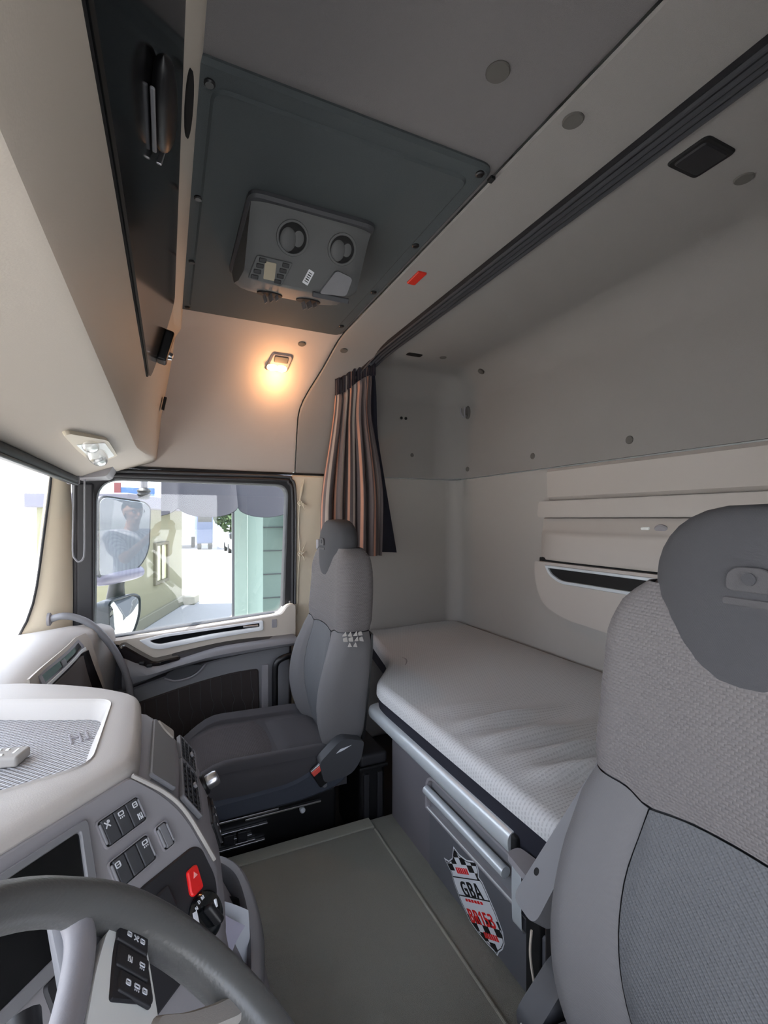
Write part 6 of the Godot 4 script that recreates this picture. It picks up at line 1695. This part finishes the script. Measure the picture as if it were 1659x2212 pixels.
func sticker() -> void:
	var t := thing("shield_sticker", "white shield sticker with black chequers and red lettering on the bunk drawer", "sticker", v3(0.96, 0.0, 0.68))
	var f := frame(v3(0, 0, 0.680), v3(-1, 0, 0), v3(0, 0, -1))
	var outl := PackedVector2Array()
	for q in [[1.043, 0.144], [1.016, 0.141], [0.984, 0.148], [0.945, 0.170], [0.935, 0.156], [0.933, 0.140], [0.919, 0.138], [0.899, 0.124], [0.869, 0.103], [0.844, 0.080], [0.838, 0.058], [0.844, 0.040], [0.858, 0.022], [0.862, 0.011], [0.873, 0.012], [0.899, 0.007], [0.935, 0.005], [0.969, 0.007], [1.005, 0.024], [1.037, 0.048], [1.049, 0.062], [1.051, 0.069], [1.071, 0.077], [1.089, 0.085], [1.066, 0.092], [1.049, 0.111]]: outl.append(Vector2(-q[0], q[1]))
	if Geometry2D.is_polygon_clockwise(outl): outl.reverse()
	part(t, "sheet", G().prism(outl, f, 0.0008), M.print)
	var ex := Vector2(0.86, 0.52)
	var ey := Vector2(-0.83, 0.56)
	var inn := G().inset(outl, 0.004)
	part(t, "border", G().ring(G().inset(outl, 0.003), G().inset(outl, 0.0045), f, 0.0014), M.black)
	var o := Vector2(-1.043, 0.065)
	for i in range(-6, 10):
		for j in range(-12, 10):
			if (i + j) % 2 == 0: continue
			var row := j + 0.5
			if row < 0.2 and row > -2.7: continue
			if row < -2.7 and row > -5.2 and i > -3 and i < 6: continue
			if row < -6.2 and i == 3: continue
			if row > 0.2 and row < 2.4 and i > 0 and i < 4: continue
			var c := o + ex * (i * 0.025) + ey * (j * 0.0162)
			var quad := PackedVector2Array([c, c + ex * 0.025, c + ex * 0.025 + ey * 0.0162, c + ey * 0.0162])
			for pc in Geometry2D.intersect_polygons(inn, quad): part(t, "chequer", G().prism(pc, f.translated_local(v3(0, 0, 0.0006)), 0.0006), M.black)
	for k in [0.0, -4.0]:
		var a: Vector2 = o + ey * (k * 0.0105)
		for pc in Geometry2D.intersect_polygons(inn, PackedVector2Array([a - ex * 0.1, a + ex * 0.3, a + ex * 0.3 + ey * 0.0025, a - ex * 0.1 + ey * 0.0025])): part(t, "band_line", G().prism(pc, f.translated_local(v3(0, 0, 0.0006)), 0.0009), M.black)
	var tf := func(x: float, y: float) -> Transform3D:
		return Transform3D(Basis(v3(-ex.x, ex.y, 0), v3(-ey.x, ey.y, 0), v3(0, 0, -1)), v3(-x, y, 0.6785))
	part(t, "letters", text_geo("GBA", tf.call(-0.963, 0.087), 0.036), M.black, "black letters GBA")
	part(t, "letters", text_geo("BR153", tf.call(-0.923, 0.049), 0.030), M.red, "red letters BR153")
	for q in [[-1.003, 0.108, 0.06, 0.007], [-0.952, 0.068, 0.085, 0.003], [-0.885, 0.036, 0.06, 0.006]]:
		for k in 6:
			var x: float = (k - 2.5) * q[2] / 6.0
			var c: Vector2 = Vector2(q[0], q[1]) + ex * x
			part(t, "red_mark", G().prism(PackedVector2Array([c - ex * q[2] / 16 - ey * q[3], c + ex * q[2] / 16 - ey * q[3], c + ex * q[2] / 18 + ey * q[3], c - ex * q[2] / 20 + ey * q[3]]), f.translated_local(v3(0, 0, 0.0006)), 0.001), M.red)

func small_things() -> void:
	var m := thing("floor_mat", "worn grey-green carpet mat with a raised hem between the seats", "mat", v3(1.0, 0.0, 0.3))
	part(m, "mat", G().prism(rounded([Vector2(0.57, -0.2), Vector2(1.395, -0.2), Vector2(1.395, 0.602), Vector2(0.57, 0.602)], 0.02, 3), frame(v3(0, 0.0, 0), v3(1, 0, 0), v3(0, -1, 0)) * Transform3D(Basis(), v3(0, 0, -0.006)), 0.007), M.carpet)
	part(m, "hem", G().tube(PackedVector3Array([v3(0.58, 0.004, 0.606), v3(1.0, 0.004, 0.606), v3(1.385, 0.004, 0.606)]), 0.0045, 8), M.hem)
	part(m, "hem", G().box(v3(1.422, 0.003, 0.20), v3(0.05, 0.010, 0.82), 0.004), M.hem)

# ---------------------------------------------------------------- the photographer in the driver's doorway, seen only as a reflection in the passenger window
func nets(bones: Array, cell: float, k: float) -> Geo:      # tapered capsules [a, b, ra, rb], smoothly joined and meshed with surface nets
	var lo := Vector3.ONE * 1e9
	var hi := Vector3.ONE * -1e9
	for b in bones:
		var r: float = maxf(b[2], b[3]) + k + 2 * cell
		lo = lo.min(b[0] - Vector3.ONE * r).min(b[1] - Vector3.ONE * r)
		hi = hi.max(b[0] + Vector3.ONE * r).max(b[1] + Vector3.ONE * r)
	var n := Vector3i(((hi - lo) / cell).ceil()) + Vector3i.ONE * 2
	var fld := PackedFloat32Array()
	fld.resize(n.x * n.y * n.z)
	fld.fill(1.0)
	for b in bones:
		var a: Vector3 = b[0]
		var ab: Vector3 = b[1] - a
		var l2 := maxf(ab.length_squared(), 1e-8)
		var r: float = maxf(b[2], b[3]) + k + 2 * cell
		var c0 := Vector3i((((a as Vector3).min(b[1]) - Vector3.ONE * r - lo) / cell).floor()).clamp(Vector3i.ZERO, n - Vector3i.ONE)
		var c1 := Vector3i((((a as Vector3).max(b[1]) + Vector3.ONE * r - lo) / cell).ceil()).clamp(Vector3i.ZERO, n - Vector3i.ONE)
		for z in range(c0.z, c1.z + 1):
			for y in range(c0.y, c1.y + 1):
				for x in range(c0.x, c1.x + 1):
					var p := lo + Vector3(x, y, z) * cell - a
					var t := clampf(p.dot(ab) / l2, 0.0, 1.0)
					var d := (p - ab * t).length() - lerpf(b[2], b[3], t)
					var i := x + n.x * (y + n.y * z)
					var o := fld[i]
					var h := maxf(k - absf(o - d), 0.0) / k
					fld[i] = minf(o, d) - h * h * k * 0.25
	var vert := {}
	var g := G()
	var st := [1, n.x, n.x * n.y]
	for z in n.z - 1:
		for y in n.y - 1:
			for x in n.x - 1:
				var i := x + n.x * (y + n.y * z)
				var inside := 0
				for q in 8:
					if fld[i + (q & 1) + (n.x if q & 2 else 0) + (st[2] if q & 4 else 0)] < 0: inside += 1
				if inside == 0 or inside == 8: continue
				var s := Vector3.ZERO
				var m := 0
				for e in 3:
					for q in 4:
						var u := (q & 1) * st[(e + 1) % 3] + (q >> 1) * st[(e + 2) % 3] as int
						var f0 := fld[i + u]
						var f1 := fld[i + u + st[e]]
						if (f0 < 0) == (f1 < 0): continue
						var v := Vector3.ZERO
						v[(e + 1) % 3] = q & 1
						v[(e + 2) % 3] = q >> 1
						v[e] = f0 / (f0 - f1)
						s += v
						m += 1
				vert[i] = lo + (Vector3(x, y, z) + s / m) * cell
	for z in range(1, n.z - 1):
		for y in range(1, n.y - 1):
			for x in range(1, n.x - 1):
				var i := x + n.x * (y + n.y * z)
				var f0 := fld[i]
				for e in 3:
					var f1 := fld[i + st[e]]
					if (f0 < 0) == (f1 < 0): continue
					var u: int = st[(e + 1) % 3]
					var v: int = st[(e + 2) % 3]
					if not (vert.has(i) and vert.has(i - u) and vert.has(i - v) and vert.has(i - u - v)): continue
					if f0 < 0: g.quad(vert[i - u - v], vert[i - v], vert[i], vert[i - u])
					else: g.quad(vert[i - u - v], vert[i - u], vert[i], vert[i - v])
	return g

func hand_bones(wrist: Vector3, grip: Vector3, out: Vector3, up: Vector3) -> Array:    # palm from the wrist to the grip, fingers curl along out, thumb from the palm's side
	var b := []
	var along := (grip - wrist).normalized()
	b.append([wrist, wrist + along * 0.03, 0.026, 0.028])
	for f in 4:
		var s := (f - 1.5) * 0.019
		var root := wrist + along * 0.085 + up * s
		b.append([wrist + along * 0.02 + up * s * 0.7, root, 0.015, 0.0115])
		var l: float = [0.036, 0.042, 0.039, 0.030][f]
		var p1 := root + (along * 0.75 + out * 0.55).normalized() * l
		var p2 := p1 + (along * 0.15 + out).normalized() * l * 0.7
		b.append([root, p1, 0.0098, 0.0088])
		b.append([p1, p2, 0.0088, 0.0078])
		b.append([p2, p2 + (out - along * 0.5).normalized() * l * 0.5, 0.0078, 0.0065])
	var tb := wrist + along * 0.035 + up * 0.030
	b.append([wrist + along * 0.02 + up * 0.010, tb, 0.016, 0.013])
	b.append([tb, tb + (along * 0.6 + up * 0.6 + out * 0.3).normalized() * 0.036, 0.012, 0.010])
	b.append([tb + (along * 0.6 + up * 0.6 + out * 0.3).normalized() * 0.036, tb + (along * 0.6 + up * 0.6 + out * 0.3).normalized() * 0.036 + (along + out * 0.5).normalized() * 0.028, 0.010, 0.008])
	return b

func photographer() -> void:
	var t := thing("person", "man in glasses and a pale striped shirt holding a phone, reflected in the passenger window", "person", v3(-0.64, -0.56, -0.31))
	var fw := v3(0.86, 0, 0.51)
	var rt := v3(-0.51, 0, 0.86)
	var chest := v3(-0.61, 0.76, -0.31)
	var head := v3(-0.560, 1.05, -0.285)
	var sr := chest + rt * 0.18 + v3(0, 0.07, 0)
	var sl := chest - rt * 0.18 + v3(0, 0.07, 0)
	var er := v3(-0.44, 0.69, 0.0)
	var el := v3(-0.30, 0.65, -0.33)
	var wr := v3(-0.145, 0.875, 0.045)
	var wl := v3(-0.130, 0.865, -0.110)
	var pel := v3(-0.65, 0.32, -0.32)
	var trunk := [[chest + rt * 0.09, chest - rt * 0.09, 0.115, 0.115], [chest + v3(0, 0.06, 0) + rt * 0.13, chest + v3(0, 0.06, 0) - rt * 0.13, 0.065, 0.065], [chest, v3(-0.635, 0.5, -0.315), 0.13, 0.125], [v3(-0.635, 0.5, -0.315), pel, 0.125, 0.13], [pel + rt * 0.06, pel - rt * 0.06, 0.12, 0.12]]
	var arms := [[sr, er, 0.056, 0.043], [er, wr, 0.041, 0.027], [sl, el, 0.056, 0.043], [el, wl, 0.041, 0.027]]
	var legs := []
	for s in [1, -1]:
		var hip: Vector3 = pel + rt * 0.09 * s - v3(0, 0.05, 0)
		var kn: Vector3 = v3(-0.64, -0.11, -0.31) + rt * 0.10 * s + fw * 0.02
		var an: Vector3 = v3(-0.66, -0.48, -0.32) + rt * 0.10 * s
		legs.append([hip, kn, 0.085, 0.056]); legs.append([kn, an, 0.054, 0.038]); legs.append([an - v3(0, 0.035, 0), an - v3(0, 0.045, 0) + fw * 0.14, 0.038, 0.030])
	var body := nets(trunk + arms + legs + [[chest + v3(0, 0.10, 0), head - v3(0, 0.06, 0), 0.058, 0.054]], 0.016, 0.035)
	var hb := [[head + v3(0, 0.03, 0) - fw * 0.02, head + v3(0, 0.035, 0) + fw * 0.012, 0.080, 0.076], [head + v3(0, -0.02, 0) + fw * 0.025, head + v3(0, -0.075, 0) + fw * 0.045, 0.062, 0.040], [head + v3(0, 0.018, 0) + fw * 0.082, head + v3(0, -0.022, 0) + fw * 0.102, 0.009, 0.014],
		[head + fw * 0.086 + v3(0, -0.052, 0) - rt * 0.018, head + fw * 0.086 + v3(0, -0.052, 0) + rt * 0.018, 0.008, 0.008], [head - v3(0, 0.06, 0), head - v3(0, 0.13, 0) - fw * 0.01, 0.055, 0.055]]
	for s in [1, -1]:
		hb.append([head + rt * 0.078 * s + v3(0, 0.022, 0) - fw * 0.01, head + rt * 0.080 * s + v3(0, -0.022, 0), 0.013, 0.009])
		hb.append([head + rt * 0.034 * s + v3(0, -0.015, 0) + fw * 0.058, head + rt * 0.030 * s + v3(0, -0.025, 0) + fw * 0.066, 0.020, 0.016])
		hb.append([head + rt * 0.014 * s + v3(0, 0.034, 0) + fw * 0.082, head + rt * 0.042 * s + v3(0, 0.034, 0) + fw * 0.070, 0.009, 0.008])
	body.add(nets(hb, 0.006, 0.016))
	body.add(nets(hand_bones(wr, v3(-0.045, 0.955, 0.055), v3(0.45, 0.3, -0.75).normalized(), v3(0.3, -0.55, -0.1).normalized()), 0.005, 0.008))
	body.add(nets(hand_bones(wl, v3(-0.045, 0.945, -0.060), v3(0.45, 0.3, 0.75).normalized(), v3(0.3, -0.55, 0.1).normalized()), 0.005, 0.008))
	part(t, "body", body, mat(Color(0.72, 0.54, 0.44), 0.55), "", 80.0)
	var fat := func(l: Array, d: float) -> Array:
		var o := []
		for b in l: o.append([b[0], b[1], b[2] + d, b[3] + d])
		return o
	var tex := noise_img(func(x, _y): return Color(0.80, 0.81, 0.84) if fposmod(x * 6.0, 1.0) < 0.62 else Color(0.40, 0.42, 0.50), 96)
	var sm := mat(Color(0.95, 0.95, 0.95), 0.9)
	sm.albedo_texture = tex
	sm.uv1_triplanar = true; sm.uv1_scale = Vector3.ONE * 5.0
	part(t, "shirt", nets(fat.call(trunk, 0.012) + fat.call([[sr, sr.lerp(er, 0.8), 0.056, 0.047], [sl, sl.lerp(el, 0.8), 0.056, 0.047]], 0.012), 0.016, 0.035), sm, "pale striped shirt", 80.0)
	part(t, "trousers", nets(fat.call([[pel + rt * 0.06, pel - rt * 0.06, 0.122, 0.122]] + [legs[0], legs[1], legs[3], legs[4]], 0.013), 0.018, 0.035), M.navy, "dark trousers", 80.0)
	for s in [2, 5]: part(t, "shoe", nets(fat.call([legs[s]], 0.010), 0.012, 0.01), M.black, "", 80.0)
	part(t, "hair", nets([[head + v3(0, 0.050, 0) - fw * 0.028, head + v3(0, 0.062, 0) + fw * 0.030, 0.084, 0.066], [head + v3(0, 0.01, 0) - fw * 0.040, head + v3(0, -0.03, 0) - fw * 0.040, 0.066, 0.052]], 0.008, 0.02), mat(Color(0.06, 0.05, 0.045), 0.7), "short dark hair", 80.0)
	for s in [1, -1]:
		var c: Vector3 = head + v3(0, 0.016, 0) + fw * 0.094 + rt * 0.032 * s
		part(t, "eye", G().lathe(PackedVector2Array([Vector2(0.0005, 0.012), Vector2(0.008, 0.009), Vector2(0.0115, 0.0), Vector2(0.008, -0.009)]), frame(c - fw * 0.022, rt, v3(0, 1, 0)) * Transform3D(Basis(Vector3.RIGHT, -PI / 2), Vector3.ZERO), 14), M.white)
		part(t, "spectacles", G().ring(rrect(0.052, 0.036, 0.012), rrect(0.046, 0.030, 0.010), frame(c, -rt, fw), 0.003), M.black, "dark spectacle rims")
		part(t, "spectacle_arm", G().tube(PackedVector3Array([c + rt * 0.026 * s, c + rt * 0.046 * s - fw * 0.02, c + rt * 0.050 * s - fw * 0.10]), 0.0018, 6), M.black)
	part(t, "spectacle_bridge", G().tube(PackedVector3Array([head + v3(0, 0.02, 0) + fw * 0.096 - rt * 0.008, head + v3(0, 0.022, 0) + fw * 0.100, head + v3(0, 0.02, 0) + fw * 0.096 + rt * 0.008]), 0.0016, 6), M.black)
	# phone held up in front of him
	var pf := frame(v3(-0.022, 0.985, -0.008), v3(-0.418, 0, 0.908), v3(0.908, 0, 0.418))
	var ph := thing("phone", "grey phone held upright in both hands by the man in the doorway", "phone", v3(-0.022, 0.905, -0.008))
	part(ph, "case", G().box(v3(0, 0, 0), v3(0.075, 0.16, 0.008), 0.004, pf), M.grey)
	part(ph, "screen", G().box(v3(0, 0, -0.0042), v3(0.068, 0.150, 0.001), 0.0005, pf), M.gloss)
	# boarding steps he stands on
	var st := thing("boarding_steps", "grey metal boarding steps beneath the driver's doorway", "steps", v3(-0.55, -1.3, -0.3))
	for q in [[-0.62, -0.60, 0.44], [-0.74, -0.95, 0.66]]:
		part(st, "tread", G().box(v3(q[0] + 0.02, q[1], -0.30), v3(q[2], 0.05, 0.62), 0.01), M.midgrey)
	for z in [-0.6, 0.0]: part(st, "side", G().box(v3(-0.55, -0.95, z), v3(0.42, 0.70, 0.04), 0.01), M.char)
